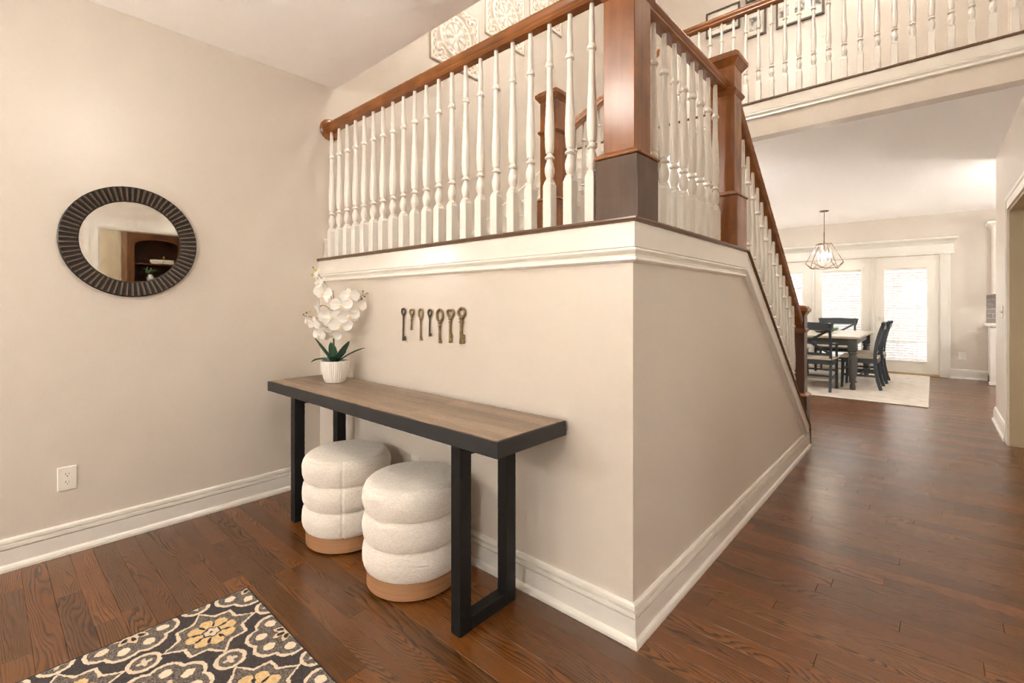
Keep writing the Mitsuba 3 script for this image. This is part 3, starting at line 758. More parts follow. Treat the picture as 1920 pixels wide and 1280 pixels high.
for i, (zx, zy, s, yaw_, pit) in enumerate(FL):
    pos = spx(zx, zy, -.03 + .05 * ((i * 7) % 5 - 2) / 4)
    zdir = -FW * math.cos(math.radians(yaw_)) + RT * math.sin(math.radians(yaw_)); zdir = zdir * math.cos(math.radians(pit)) + np.array([0, 0, math.sin(math.radians(pit))])
    xdir = np.cross([0, 0, 1], zdir); xdir /= np.linalg.norm(xdir); ydir = np.cross(zdir, xdir)
    M_ = np.eye(4); M_[:3, 0], M_[:3, 1], M_[:3, 2], M_[:3, 3] = xdir, ydir, zdir, pos
    M_ = M_ @ trimesh.transformations.rotation_matrix(math.radians(((i * 53) % 50) - 25), (0, 0, 1))
    m = flower_mesh(s * 1.03, i); m.apply_transform(M_); fk = part(orc, 'flower', m, 'petal', True)
    m = lip_mesh(s * .82); m.apply_transform(M_); part(fk, 'lip', m, 'lip', True)
for zx, zy, r_, mt in ((205, 128, .0080, 'bud'), (175, 172, .0075, 'bud'), (152, 508, .0075, 'bud'), (183, 105, .004, 'bud_dark'), (122, 522, .005, 'bud_dark'), (92, 538, .004, 'bud_dark'), (595, 328, .0065, 'bud'), (630, 392, .0060, 'bud_dark'), (658, 373, .0045, 'bud_dark'), (645, 322, .0042, 'bud_dark'), (686, 343, .003, 'bud_dark')):
    m = trimesh.creation.icosphere(2, r_); m.apply_scale((1, 1, 1.25)); m.apply_translation(spx(zx, zy)); part(orc, 'bud', m, mt, True)
for a, b in (((590, 400), (595, 330)), ((585, 410), (630, 392)), ((640, 360), (645, 322)), ((640, 360), (658, 373))):
    part(orc, 'stem', tube(curve([spx(*a), spx((a[0] + b[0]) / 2, (a[1] + b[1]) / 2 + 3), spx(*b)], 8), .0011, 5), 'stem', True)

# ================================================================== WALL MIRROR
mr = thing('wall_mirror', 'round mirror in a black ribbed frame on the left wall', 'mirror')
MC = np.array([XL, -1.033, 1.552]); RO, RI = .290, .216
def to_wall(m):     # local z = out of the left wall
    M_ = np.array([[0, 0, 1, MC[0]], [1, 0, 0, MC[1]], [0, 1, 0, MC[2]], [0, 0, 0, 1.0]]); m = m.copy(); m.apply_transform(M_); return m
fk = part(mr, 'frame', to_wall(lathe([(RI - .004, .002), (RO - .002, .002), (RO, .006), (RO, .020), (RO - .004, .023), (RI + .004, .014), (RI - .004, .012), (RI - .004, .002)], 128)), 'frame_black', 30, label='black round frame')
NR = 68
for k in range(NR):
    a = 2 * math.pi * k / NR
    ha0, ha1 = math.pi / NR * RI * .56, math.pi / NR * RO * .56
    pts = [(RI, -ha0, .012), (RI, ha0, .012), (RO - .004, ha1, .021), (RO - .004, -ha1, .021), (RI + .002, -ha0 * .30, .0195), (RI + .002, ha0 * .30, .0195), (RO - .006, ha1 * .34, .0330), (RO - .006, -ha1 * .34, .0330)]
    m = trimesh.convex.convex_hull(np.array(pts)); m.apply_transform(trimesh.transformations.rotation_matrix(a, (0, 0, 1)))
    part(fk, 'rib', to_wall(m), 'rib_edge')
part(mr, 'glass', to_wall(lathe([(0, .0085), (RI - .003, .0085), (RI - .003, .010), (0, .010)], 96)), 'mirror_glass', False, label='silver mirror glass')

# ================================================================== OLD KEYS ON THE WALL
KEYS = [  # u-top/centre x, top z, bottom z, bow half width, bow half height, material, bit side size, lean
    (-1.385, 1.199, 1.022, .0155, .0165, 'iron', .020, -.004, .0, 'black iron key with a small round bow, leftmost of the row'),
    (-1.308, 1.197, 1.083, .0175, .0170, 'brass', .010, -.007, .4, 'short brass key with a heart-shaped bow, second from the left'),
    (-1.231, 1.196, 1.030, .0160, .0230, 'brass', .012, -.001, .0, 'slim brass key with a narrow oval bow, third from the left'),
    (-1.153, 1.194, 1.054, .0140, .0160, 'iron', .014, -.003, .0, 'short dark iron key in the middle of the row'),
    (-1.073, 1.195, 1.026, .0230, .0295, 'brass', .014, -.002, .0, 'brass key with the large oval ring bow, third from the right'),
    (-.990, 1.197, 1.030, .0235, .0200, 'brass', .012, -.004, .5, 'brass key with a wide heart-shaped bow, second from the right'),
    (-.908, 1.203, 1.030, .0240, .0215, 'brass', .022, -.006, .0, 'thick brass key with a pierced round bow, rightmost of the row')]
for (kx, zt, zb, bw_, bh, mt, bit, lean, heart, lab) in KEYS:
    k = thing('wall_key', lab, 'key', None)
    a = np.linspace(0, 2 * math.pi, 33)
    rx = bw_ * np.cos(a) * (1 + heart * .25 * np.sin(a)); rz = bh * np.sin(a) - heart * .012 * np.exp(-(np.cos(a) / .35) ** 2) * (np.sin(a) > 0)
    ring = np.stack([kx + rx, np.full_like(a, -.0085), zt - bh + rz], 1)
    part(k, 'bow', tube(ring, .0045 if bw_ < .02 else .0055, 8, cap=False), mt, True)
    z1 = zt - 2 * bh
    sr = .0044 if bw_ < .02 else .0056
    if bw_ > .0235: sr = .0072
    part(k, 'shank', tube([(kx, -.0085, z1 + .002), (kx + lean * .5, -.0085, (z1 + zb) / 2), (kx + lean, -.0085, zb)], sr, 10), mt, True)
    col = join(*[lathe([(0, -.003), (sr * 1.5, -.003), (sr * 1.8, 0), (sr * 1.5, .003), (0, .003)], 12, (kx + lean * .15, -.0095, z)) for z in ((z1 - .008, z1 - .024) if bw_ > .017 else (z1 - .006,))])
    part(k, 'collar', col, mt, 30)
    bz = bit * 1.1 if bw_ < .0235 else .045
    part(k, 'bit', join(box(kx + lean + sr * .5, kx + lean + sr * .5 + bit, -.0108, -.0062, zb + .002, zb + .002 + bz * .42, .001), box(kx + lean + sr * .5, kx + lean + sr * .5 + bit, -.0108, -.0062, zb + .002 + bz * .58, zb + .002 + bz, .001), box(kx + lean + sr * .5, kx + lean + sr * .5 + bit * .5, -.0108, -.0062, zb + .002, zb + .002 + bz, .001)), mt)
    part(k, 'nail', join(tube([(kx, .002, zt - .006), (kx, -.014, zt - .006)], .0016, 8), lathe([(0, -.001), (.0032, -.001), (.0025, .001), (0, .0015)], 10).apply_transform(trimesh.transformations.rotation_matrix(math.pi / 2, (1, 0, 0))).apply_translation((kx, -.0145, zt - .006))), 'iron')

# ================================================================== OUTLETS AND SWITCH
def outlet(label, at, axis, w=.073, h=.118, slots=True):
    r = thing('wall_outlet', label, 'outlet', None)
    def put(m):   # local x across, y up, z out
        M_ = np.eye(4)
        if axis == 'x+': M_[:3, :3] = np.array([[0, 0, 1], [1, 0, 0], [0, 1, 0]])
        if axis == 'y-': M_[:3, :3] = np.array([[1, 0, 0], [0, 0, -1], [0, 1, 0]])
        if axis == 'x-': M_[:3, :3] = np.array([[0, 0, -1], [-1, 0, 0], [0, 1, 0]])
        M_[:3, 3] = at; m = m.copy(); m.apply_transform(M_); return m
    pl = trimesh.convex.convex_hull(np.array([(s * a, t * b, z) for a, b, z in ((w / 2, h / 2, 0), (w / 2, h / 2, .002), (w / 2 - .004, h / 2 - .004, .0065)) for s in (-1, 1) for t in (-1, 1)]))
    part(r, 'plate', put(pl), 'white_plastic')
    if slots:
        for cy in (.0195, -.0195):
            rec = Polygon([(.0165 * math.cos(a), .0145 * math.sin(a)) for a in np.linspace(0, 2 * math.pi, 28)]).buffer(0)
            fk = part(r, 'receptacle', put(extrude(rec, 2, .006, .0082).apply_translation((0, cy, 0))), 'white_plastic')
            part(fk, 'slots', put(join(box(-.0075, -.0050, cy + .0005, cy + .0085, .008, .0086), box(.0050, .0072, cy + .0015, cy + .0075, .008, .0086), lathe([(0, .008), (.0026, .008), (.0026, .0086), (0, .0086)], 10, (0, cy - .0065, 0)))), 'dark_slot')
    else:
        part(r, 'cover', put(box(-.016, .016, -.032, .032, .006, .009, .001)), 'white_plastic')
    return r
outlet('cream double power outlet low on the mirror wall', (XL, -1.285, .366), 'x+')
outlet('cream wall plate half hidden behind the right ottoman', (-1.285, 0, .345), 'y-', slots=False)
outlet('white outlet low on the far wall right of the patio door', (1.16, YK, .375), 'y-', w=.095, slots=False)
sw_k = thing('light_switch', 'white double light switch on the right hallway wall', 'light switch')
part(sw_k, 'plate', box(XR - .006, XR, 4.85, 4.965, 1.09, 1.21, .002), 'white_plastic')
for yy in (4.885, 4.93): part(sw_k, 'toggle', box(XR - .018, XR - .0055, yy - .005, yy + .005, 1.14, 1.16, .002), 'white_plastic')

# ================================================================== RUGS
rg = thing('entry_rug', 'charcoal, cream and gold medallion rug on the oak floor by the camera', 'rug')
rx0, rx1, ry0, ry1 = -1.382, -.22, -2.72, -.806
def grid_top(x0, x1, y0, y1, z, step=.05):
    return box(x0, x1, y0, y1, .001, z, .004)
part(rg, 'pile', grid_top(rx0 + .003, rx1 - .003, ry0 + .003, ry1 - .003, .0125), 'rug')
part(rg, 'binding', join(box(rx0, rx1, ry1 - .003, ry1, .0005, .0115), box(rx0, rx1, ry0, ry0 + .003, .0005, .0115), box(rx0, rx0 + .003, ry0, ry1, .0005, .0115), box(rx1 - .003, rx1, ry0, ry1, .0005, .0115)), 'rug_edge', label='dark bound edge')
single('dining_rug', box(-2.1, .765, 5.87, 9.12, .001, .011, .003), 'rug_pale', 'pale beige woven rug under the dining table', 'rug')

# ================================================================== PATIO DOORS, WINDOWS, BLINDS
CAS = 'trim'
struct('trim_11', join(box(.887, 1.02, YK - .02, YK, 0, 2.075, .003), box(.90, .915, YK - .028, YK - .02, 0, 2.075), box(1.0, 1.02, YK - .032, YK - .02, 0, 2.075), box(-2.0, -1.87, YK - .02, YK, 0, 2.075, .003)), CAS, 'cream side casings of the patio doors', 'trim')
HP = [(0, 0), (0, .045), (.012, .045), (.018, .034), (.03, .030), (.165, .030), (.172, .038), (.190, .045), (.215, .062), (.245, .095), (.255, .100), (.283, .100), (.283, 0)]
rows = [[(-2.03 - p * .85, YK, 2.074 + z) for z, p in HP], [(-2.03 - p * .85, YK - p, 2.074 + z) for z, p in HP], [(1.035 + p * .85, YK - p, 2.074 + z) for z, p in HP], [(1.035 + p * .85, YK, 2.074 + z) for z, p in HP]]
struct('trim_12', sweep(rows), CAS, 'cream crown cornice above the patio doors', 'trim')
for i, (xa, xb) in enumerate(((-.975, -.91), (-.042, .022))):
    struct(f'trim_{13 + i}', join(box(xa, xb, YK - .012, YK + .10, 0, 2.07, .003), box((xa + xb) / 2 - .012, (xa + xb) / 2 + .012, YK - .026, YK - .012, 0, 2.07, .003)), CAS, ('cream mullion between the left and middle patio panels', 'cream mullion beside the patio door leaf')[i], 'trim')
struct('trim_15', join(box(-1.9, .90, YK - .06, YK + .14, .0, .018, .004), box(-1.87, .887, YK - .005, YK + .12, .018, .030, .003)), 'threshold', 'tan wooden threshold under the patio doors', 'trim')
def patio(name, label, x0, x1, gx0, gx1, blinds_top, muntins, handle):
    k = numbered(name); labels[k] = {'label': label, 'category': 'door' if 'door' in name else 'window', 'kind': 'structure'}
    gz0, gz1 = .244, 1.865
    poly = Polygon([(x0, .032), (x1, .032), (x1, 2.065), (x0, 2.065)]).difference(Polygon([(gx0, gz0), (gx1, gz0), (gx1, gz1), (gx0, gz1)]))
    part(k, 'leaf', extrude(poly, 1, YK + .035, YK + .085), 'door_white')
    fr = Polygon([(gx0 - .028, gz0 - .028), (gx1 + .028, gz0 - .028), (gx1 + .028, gz1 + .028), (gx0 - .028, gz1 + .028)]).difference(Polygon([(gx0, gz0), (gx1, gz0), (gx1, gz1), (gx0, gz1)]))
    part(k, 'glazing_bead', extrude(fr, 1, YK + .024, YK + .036), 'door_white')
    pane = trimesh.Trimesh([(gx0, YK + .045, gz0), (gx1, YK + .045, gz0), (gx1, YK + .045, gz1), (gx0, YK + .045, gz1)], [[0, 1, 2], [0, 2, 3]], process=False)
    part(k, 'pane', pane, 'pane', label='clear glass pane')
    for s in range(1, muntins + 1):
        xx = gx0 + (gx1 - gx0) * s / (muntins + 1)
        part(k, 'muntin', box(xx - .006, xx + .006, YK + .072, YK + .080, gz0, gz1), 'door_white')
    if muntins:
        for s in range(1, 5):
            zz = gz0 + (gz1 - gz0) * s / 5
            part(k, 'muntin', box(gx0, gx1, YK + .0725, YK + .0795, zz - .006, zz + .006), 'door_white')
    return k, gx0, gx1, gz0, gz1
def blind(label, gx0, gx1, z0, z1, pitch, tilt, headrail):
    b = thing('window_blind', label, 'blind')
    nsl = int((z1 - z0) / pitch)
    w = .038
    m0 = None
    rows = []
    for s in np.linspace(-1, 1, 4):
        rows.append((s * w / 2, -.004 * s * s))
    pts = np.array(rows); ca, sa = math.cos(tilt), math.sin(tilt)
    pts = np.stack([pts[:, 0] * ca - pts[:, 1] * sa, pts[:, 0] * sa + pts[:, 1] * ca], 1)
    R_ = np.array([[(gx0 + .006, a, c) for a, c in pts], [(gx1 - .006, a, c) for a, c in pts]])
    m = sweep(R_, closed=False, caps=False)
    d = mikit.ply(m, 'mat_slat')
    for i in range(nsl):
        part(b, 'slat', moved(d, T().translate([0, YK + .056, z0 + pitch * (i + .5)])), None)
    if headrail: part(b, 'head_rail', box(gx0 + .004, gx1 - .004, YK + .047, YK + .068, z1 - .005, z1 + .03), 'door_white')
    part(b, 'bottom_rail', box(gx0 + .006, gx1 - .006, YK + .050, YK + .062, z0 - .012, z0 + .004, .002), 'door_white')
    for f in (.22, .78):
        xx = gx0 + (gx1 - gx0) * f
        part(b, 'cord', box(xx - .0015, xx + .0015, YK + .047, YK + .0495, z0, z1), 'cord')
patio('door_1', 'glazed patio door leaf with blinds at the right of the far wall', .022, .887, .151, .725, 0, 2, True)
blind('white slatted blind in the right-hand patio door', .151, .725, .262, 1.835, .0440, math.radians(44), True)
patio('window_1', 'middle glazed patio panel behind the dining table', -.91, -.042, -.793, -.188, 0, 0, False)
blind('white slatted blind in the middle patio panel', -.793, -.188, .262, 1.835, .0440, math.radians(44), True)
patio('window_2', 'left glazed patio panel partly behind the stair rail', -1.87, -.975, -1.725, -1.125, 0, 2, False)
blind('white slatted blind in the left patio panel', -1.725, -1.125, .262, 1.835, .0440, math.radians(44), True)
dk = 'door_1'
part(dk, 'handle', join(box(.055, .085, YK + .022, YK + .036, .93, 1.02, .004), tube([(.07, YK + .03, .985), (.07, YK - .01, .985), (.12, YK - .015, .985)], .006, 8)), 'lamp_white')

# garden beyond the glass
single('patio', box(-14, 14, YK + .17, 21.5, -.35, -.05), 'patio', 'pale concrete patio outside the glazed doors', 'patio')
single('lawn', box(-30, 30, 21.5, 60, -.5, -.10), 'grass', 'green lawn beyond the patio', 'lawn')
nh = thing('neighbour_house', 'pale neighbouring house beyond the patio door glass', 'house')
part(nh, 'wall', extrude([(-3, -.099), (9, -.099), (9, 3.2), (3, 5.6), (-3, 3.2)], 1, 22, 30), 'siding')
part(nh, 'roof', join(extrude([(-3.5, 3.0), (3, 5.7), (3, 5.9), (-3.5, 3.2)], 1, 21.6, 30.4), extrude([(9.5, 3.0), (9.5, 3.2), (3, 5.9), (3, 5.7)], 1, 21.6, 30.4)), 'shingle')

# ================================================================== DINING TABLE AND CHAIRS
dt = thing('dining_table', 'large dining table with pale top and dark turned legs', 'dining table')
DX0, DX1, DY0, DY1 = -1.08, .04, 6.60, 8.62
part(dt, 'top', box(DX0, DX1, DY0, DY1, .735, .768, .006), 'dining_top', label='pale weathered table top')
ap = .09
part(dt, 'apron', join(box(DX0 + ap, DX1 - ap, DY0 + ap - .012, DY0 + ap + .012, .635, .735), box(DX0 + ap, DX1 - ap, DY1 - ap - .012, DY1 - ap + .012, .635, .735), box(DX0 + ap - .012, DX0 + ap + .012, DY0 + ap, DY1 - ap, .635, .735), box(DX1 - ap - .012, DX1 - ap + .012, DY0 + ap, DY1 - ap, .635, .735)), 'dining_leg')
LG = [(0, 0), (.032, 0), (.034, .01), (.036, .05), (.026, .085), (.028, .095), (.046, .10), (.050, .112), (.046, .124), (.030, .135), (.034, .15), (.050, .20), (.058, .30), (.058, .40), (.050, .47), (.040, .50), (.050, .51), (.055, .525), (.048, .54), (.040, .55), (.0, .55)]
leg_m = join(lathe([(r, z) for r, z in LG], 20), box(-.055, .055, -.055, .055, .548, .737, .004))
ld = mikit.ply(leg_m, 'mat_dining_leg', 35)
for xx in (DX0 + ap, DX1 - ap):
    for yy in (DY0 + ap, DY1 - ap): part(dt, 'leg', moved(ld, T().translate([xx, yy, .0115])), None)

def chair(label, x, y, rot, arms=False, group=None, w=.50):
    """local: seat centre at origin, front towards +y, back at -y"""
    k = thing('dining_chair', label, 'chair', group)
    M_ = T().translate([x, y, .0115]).rotate([0, 0, 1], rot)
    def P_(name, m, mt, sm=False, lab=None):
        vv = np.array(m.vertices); vv[:, 2] = np.maximum(vv[:, 2], 0.0005); m = trimesh.Trimesh(vv, m.faces, process=False)
        part(k, name, mikit.ply(m, 'mat_' + mt, sm, to_world=M_), None, label=lab)
    hw = w / 2
    t = np.linspace(0, 1, 15)
    back = np.stack([-.22 - .085 * (2 * t - .95) ** 2 + .055 - .02 * t, .955 * t], 1)      # sabre-curved back posts
    for s in (-1, 1):
        P_('back_leg', bar_yz(back, .030, .042, s * (hw - .02)), 'chair_black')
    fl = np.stack([.20 + .012 * t[::-1] ** 2, .44 * t], 1)
    for s in (-1, 1):
        P_('front_leg', bar_yz(fl, .036, np.linspace(.030, .040, 15), s * (hw - .0)), 'chair_black')
    P_('seat', trimesh.convex.convex_hull(np.array([(s * a, yy, z) for s in (-1, 1) for a, yy in ((hw - .01, -.20), (hw + .025, .235)) for z in (.440, .462)])), 'chair_seat', False, 'pale woven seat')
    P_('seat_frame', join(box(-hw, hw, .19, .215, .375, .440), box(-hw + .02, hw - .02, -.205, -.185, .375, .440), box(-hw - .008, -hw + .014, -.2, .2, .375, .440), box(hw - .014, hw + .008, -.2, .2, .375, .440)), 'chair_black')
    yb = lambda z: float(np.interp(z, back[:, 1], back[:, 0]))
    tr = extrude(Polygon([(-hw - .005, .855), (hw + .005, .855), (hw + .030, .955), (0, .965), (-hw - .030, .955)]), 1, yb(.91) - .014, yb(.91) + .014)
    P_('top_rail', tr, 'chair_black')
    P_('lower_rail', box(-hw + .02, hw - .02, yb(.50) - .010, yb(.50) + .010, .500, .535), 'chair_black')
    for s in (-1, 1):
        q = np.array([(-s * (hw - .03), .53), (s * (hw - .03), .86)]); d = q[1] - q[0]; nrm = np.array([-d[1], d[0]]) / np.linalg.norm(d) * .016
        poly = Polygon([q[0] + nrm, q[1] + nrm, q[1] - nrm, q[0] - nrm])
        m = extrude(poly, 1, -.006 + .0015 * s, .006 + .0015 * s); v = m.vertices.copy(); v[:, 1] += np.interp(v[:, 2], back[:, 1], back[:, 0]); m.vertices = v
        P_('cross_slat', m, 'chair_black')
    for s in (-1, 1):
        P_('side_stretcher', box(s * (hw - .012) - .008, s * (hw - .012) + .008, yb(.2), .2, .175, .205), 'chair_black')
    P_('cross_stretcher', box(-hw + .01, hw - .01, -.01, .01, .180, .202), 'chair_black')
    P_('cross_stretcher', box(-hw + .01, hw - .01, .195, .212, .250, .275), 'chair_black')
    if arms:
        for s in (-1, 1):
            P_('armrest', bar_yz([(yb(.66), .66), (-.05, .665), (.10, .655), (.19, .635)], .045, .024, s * (hw + .01)), 'chair_black')
            P_('arm_post', bar_yz([(.175, .44), (.165, .55), (.17, .645)], .028, .028, s * (hw + .005)), 'chair_black')
chair('black cross-back armchair at the near end of the dining table', -.515, 6.44, 0, True, w=.56)
chair('black cross-back chair at the far end of the dining table', -.52, 8.80, 180, True, w=.56)
chair('black cross-back side chair on the right of the table, nearer one', .015, 7.10, 90)
chair('black cross-back side chair on the right of the table, farther one', .035, 7.86, 90)
chair('black cross-back side chair on the left of the table, nearer one', -1.055, 7.10, -90)
chair('black cross-back side chair on the left of the table, farther one', -1.055, 7.86, -90)

ce = thing('table_greenery', 'low green leafy centrepiece on the dining table', 'plant')
part(ce, 'tray', lathe([(0, 0), (.10, 0), (.13, .02), (.135, .028), (.125, .026), (.095, .008), (0, .008)], 32, (-.53, 7.60, .769)), 'lamp_bronze', 30)
fr_ = []
lrng = random.Random(5)
for i in range(150):
    a = lrng.uniform(0, 2 * math.pi); rad = lrng.uniform(0, .26) ; L = lrng.uniform(.05, .09)
    m = petal(L, L * .42, lrng.uniform(-.2, .4))
    m.apply_transform(trimesh.transformations.rotation_matrix(-lrng.uniform(-.1, .9), (0, 1, 0))); m.apply_transform(trimesh.transformations.rotation_matrix(a + lrng.uniform(-.6, .6), (0, 0, 1)))
    m.apply_translation((-.53 + rad * math.cos(a) * .7, 7.60 + rad * math.sin(a), .80 + lrng.uniform(0, .06) * (1 - rad / .3)))
    fr_.append(m)
part(ce, 'foliage', join(*fr_), 'green', True, kind='stuff', label='green leaves')

# pendant lamp over the table
pdn = thing('pendant_lamp', 'faceted glass and wire pendant lamp above the dining table', 'pendant lamp')
px_, py_ = -.525, 7.60
part(pdn, 'canopy', lathe([(0, ZC), (.065, ZC), (.065, ZC - .012), (.02, ZC - .022), (0, ZC - .022)], 24, (px_, py_, 0)), 'lamp_bronze', 30)
part(pdn, 'rod', tube([(px_, py_, ZC - .02), (px_, py_, 2.40), (px_, py_, 2.39), (px_, py_, 2.02)], [.004, .004, .007, .007], 8), 'lamp_bronze', True)
N6 = 6
top_ = [(px_ + .10 * math.cos(2 * math.pi * k / N6), py_ + .10 * math.sin(2 * math.pi * k / N6), 2.215) for k in range(N6)]
wid = [(px_ + .262 * math.cos(2 * math.pi * k / N6), py_ + .262 * math.sin(2 * math.pi * k / N6), 1.905) for k in range(N6)]
bot = [(px_ + .20 * math.cos(2 * math.pi * (k + .5) / N6), py_ + .20 * math.sin(2 * math.pi * (k + .5) / N6), 1.815) for k in range(N6)]
for k in range(N6):
    j = (k + 1) % N6
    for a, b in ((top_[k], top_[j]), (top_[k], wid[k]), (wid[k], bot[k]), (wid[j], bot[k]), (bot[k], bot[j])):
        part(pdn, 'frame_wire', tube([a, b], .0042, 6), 'lamp_bronze')
    part(pdn, 'arm', tube([(px_, py_, 2.215), top_[k]], .003, 5), 'lamp_bronze')
    gl = trimesh.Trimesh([top_[k], top_[j], wid[j], wid[k]], [[0, 1, 2], [0, 2, 3]], process=False)
    part(pdn, 'glass_panel', gl, 'clear_glass')
for k in range(4):
    a = 2 * math.pi * k / 4 + .5; bx, by = px_ + .085 * math.cos(a), py_ + .085 * math.sin(a)
    part(pdn, 'candle_sleeve', join(lathe([(0, 1.90), (.010, 1.90), (.010, 1.985), (0, 1.985)], 12, (bx, by, 0)), tube([(px_, py_, 2.02), (px_ + .05 * math.cos(a), py_ + .05 * math.sin(a), 1.91), (bx, by, 1.90)], .004, 6)), 'lamp_white', 30)
    bulb = lathe([(0, 1.985), (.010, 1.985), (.019, 2.01), (.020, 2.03), (.012, 2.06), (.003, 2.08), (0, 2.08)], 14, (bx, by, 0))
    key = part(pdn, 'bulb', bulb, 'lamp_white', True)
    scene[key]['emitter'] = {'type': 'area', 'radiance': {'type': 'rgb', 'value': (L_BULB * np.array([1, .86, .68])).tolist()}}

# ================================================================== KITCHEN CABINETS
kb = thing('base_cabinet', 'white kitchen base cabinet in the far right corner', 'cabinet')
part(kb, 'body', box(1.46, 4.2, 8.60, YK - .02, .10, .885, .003), 'cabinet')
part(kb, 'end_post', join(box(1.445, 1.53, 8.585, 8.67, .02, .885, .008), box(1.435, 1.54, 8.575, 8.68, .0, .05, .006)), 'cabinet')
part(kb, 'toe_kick', box(1.53, 4.2, 8.67, 8.70, .0, .10), 'toe')
for i in range(4):
    xa = 1.55 + i * .62
    fk = part(kb, 'door', join(box(xa, xa + .58, 8.582, 8.60, .13, .68, .003), box(xa + .07, xa + .51, 8.578, 8.582, .20, .61, .002)), 'cabinet')
    part(fk, 'knob', lathe([(0, 0), (.008, 0), (.012, .02), (0, .024)], 10, (0, 0, 0)).apply_transform(trimesh.transformations.rotation_matrix(math.pi / 2, (1, 0, 0))).apply_translation((xa + .52, 8.58, .60)), 'lamp_bronze')
    part(kb, 'drawer', box(xa, xa + .58, 8.582, 8.60, .70, .865, .003), 'cabinet')
single('countertop', box(1.42, 4.2, 8.56, YK - .001, .887, .925, .005), 'quartz', 'white stone countertop on the kitchen base cabinet', 'countertop')
bs = thing('tile_backsplash', 'grey brick-pattern tile backsplash above the white countertop', 'backsplash')
part(bs, 'grout_bed', box(1.44, 4.2, YK - .008, YK - .0005, .926, 1.385), 'grout')
for r_ in range(6):
    zz = .932 + r_ * .0755; x = 1.44 - (.075 if r_ % 2 else 0)
    while x < 2.6:
        a, b = max(x, 1.442), x + .146
        if b - a > .02: part(bs, 'tile', box(a, b, YK - .016, YK - .007, zz, zz + .068, .002), 'subway')
        x += .152
ku = thing('wall_cabinet', 'white kitchen wall cabinet with crown moulding at far right', 'cabinet')
part(ku, 'body', box(1.50, 4.2, 8.84, YK - .001, 1.39, 2.42, .003), 'cabinet')
CR = [(0, 0), (0, .004), (.03, .012), (.06, .04), (.075, .065), (.085, .07), (.11, .07), (.11, 0)]
part(ku, 'crown', sweep([[(1.50 - p, YK, 2.40 + z) for z, p in CR], [(1.50 - p, 8.84 - p, 2.40 + z) for z, p in CR], [(4.2, 8.84 - p, 2.40 + z) for z, p in CR]]), 'cabinet')
for i in range(4):
    xa = 1.52 + i * .62
    part(ku, 'door', join(box(xa, xa + .58, 8.822, 8.84, 1.41, 2.38, .003), box(xa + .07, xa + .51, 8.818, 8.822, 1.49, 2.30, .002)), 'cabinet')

# ================================================================== UPSTAIRS: TIN TILES, PICTURES
def tin_tile():
    N = 110
    g = np.linspace(-1, 1, N); U, V = np.meshgrid(g, g, indexing='ij')
    R = np.hypot(U, V); TH = np.arctan2(V, U); mx = np.maximum(abs(U), abs(V))
    h = .010 * np.exp(-((mx - .93) / .035) ** 2) + .006 * np.exp(-((mx - .76) / .02) ** 2)
    h += .006 * (mx > .78) * (mx < .9) * (np.sin(U * 26) * np.sin(V * 26) > -.1)
    h += .012 * np.exp(-((R - .60) / .045) ** 2) + .007 * np.exp(-((R - .45) / .02) ** 2)
    h += .016 * np.clip(np.cos(8 * TH) * .5 + .6, 0, 1) * np.exp(-((R - .27) / .11) ** 2) + .014 * np.exp(-(R / .09) ** 2)
    h += .008 * np.clip(np.sin(16 * TH + 9 * R), 0, 1) * (R > .47) * (R < .58)
    dU, dV = abs(U) - .62, abs(V) - .62; rc = np.hypot(dU, dV); tc = np.arctan2(dV, dU)
    h += .013 * np.clip(np.sin(3 * tc + rc * 26), 0, 1) * np.exp(-(rc / .22) ** 2) * (R > .66)
    h += .004 * (meshkit.fbm(np.stack([U * 9, V * 9, U * 0], -1), 3) - .5)
    s = .2875
    top = np.stack([U * s, V * s, h * .6 + .008], -1).reshape(-1, 3)
    f = []
    idx = np.arange(N * N).reshape(N, N)
    a, b, c, d = idx[:-1, :-1].ravel(), idx[1:, :-1].ravel(), idx[1:, 1:].ravel(), idx[:-1, 1:].ravel()
    f = np.vstack([np.stack([a, b, c], 1), np.stack([a, c, d], 1)])
    rim = np.concatenate([idx[:, 0], idx[-1, 1:], idx[-2::-1, -1], idx[0, -2:0:-1]])
    low = top[rim].copy(); low[:, 2] = 0
    n0 = len(top); k = len(rim)
    sf = []
    for i in range(k):
        j = (i + 1) % k; sf += [[rim[i], n0 + i, n0 + j], [rim[i], n0 + j, rim[j]]]
    V_ = np.vstack([top, low]); F_ = np.vstack([f, np.array(sf)])
    hh = np.concatenate([h.ravel(), np.zeros(k)])
    wear = meshkit.fbm(V_ * 40, 3); t = np.clip((hh - .001) / .006, 0, 1) * np.clip(1.7 - 1.4 * (wear - .2), .2, 1)
    t[n0:] = 0.0
    col = np.array([.50, .41, .33])[None] * (1 - t[:, None]) + np.array([.76, .72, .65])[None] * t[:, None]
    return V_, F_, col
tv, tf, tcol = tin_tile()
tin = mikit.ply((tv, tf), 'mat_tin', True, color=tcol)
for i, (yc, zc) in enumerate(((1.247, 3.600), (1.905, 4.090), (2.565, 4.565))):
    M_ = np.array([[0, 0, 1, XL + .002], [1, 0, 0, yc], [0, 1, 0, zc], [0, 0, 0, 1.0]])
    single('tin_tile', moved(tin, T(M_)), None, ('embossed antique white ceiling-tin panel, lowest of those above the stairs', 'embossed antique white tin panel in the middle above the stairs', 'embossed antique white tin panel, highest above the stairs')[i], 'wall panel')
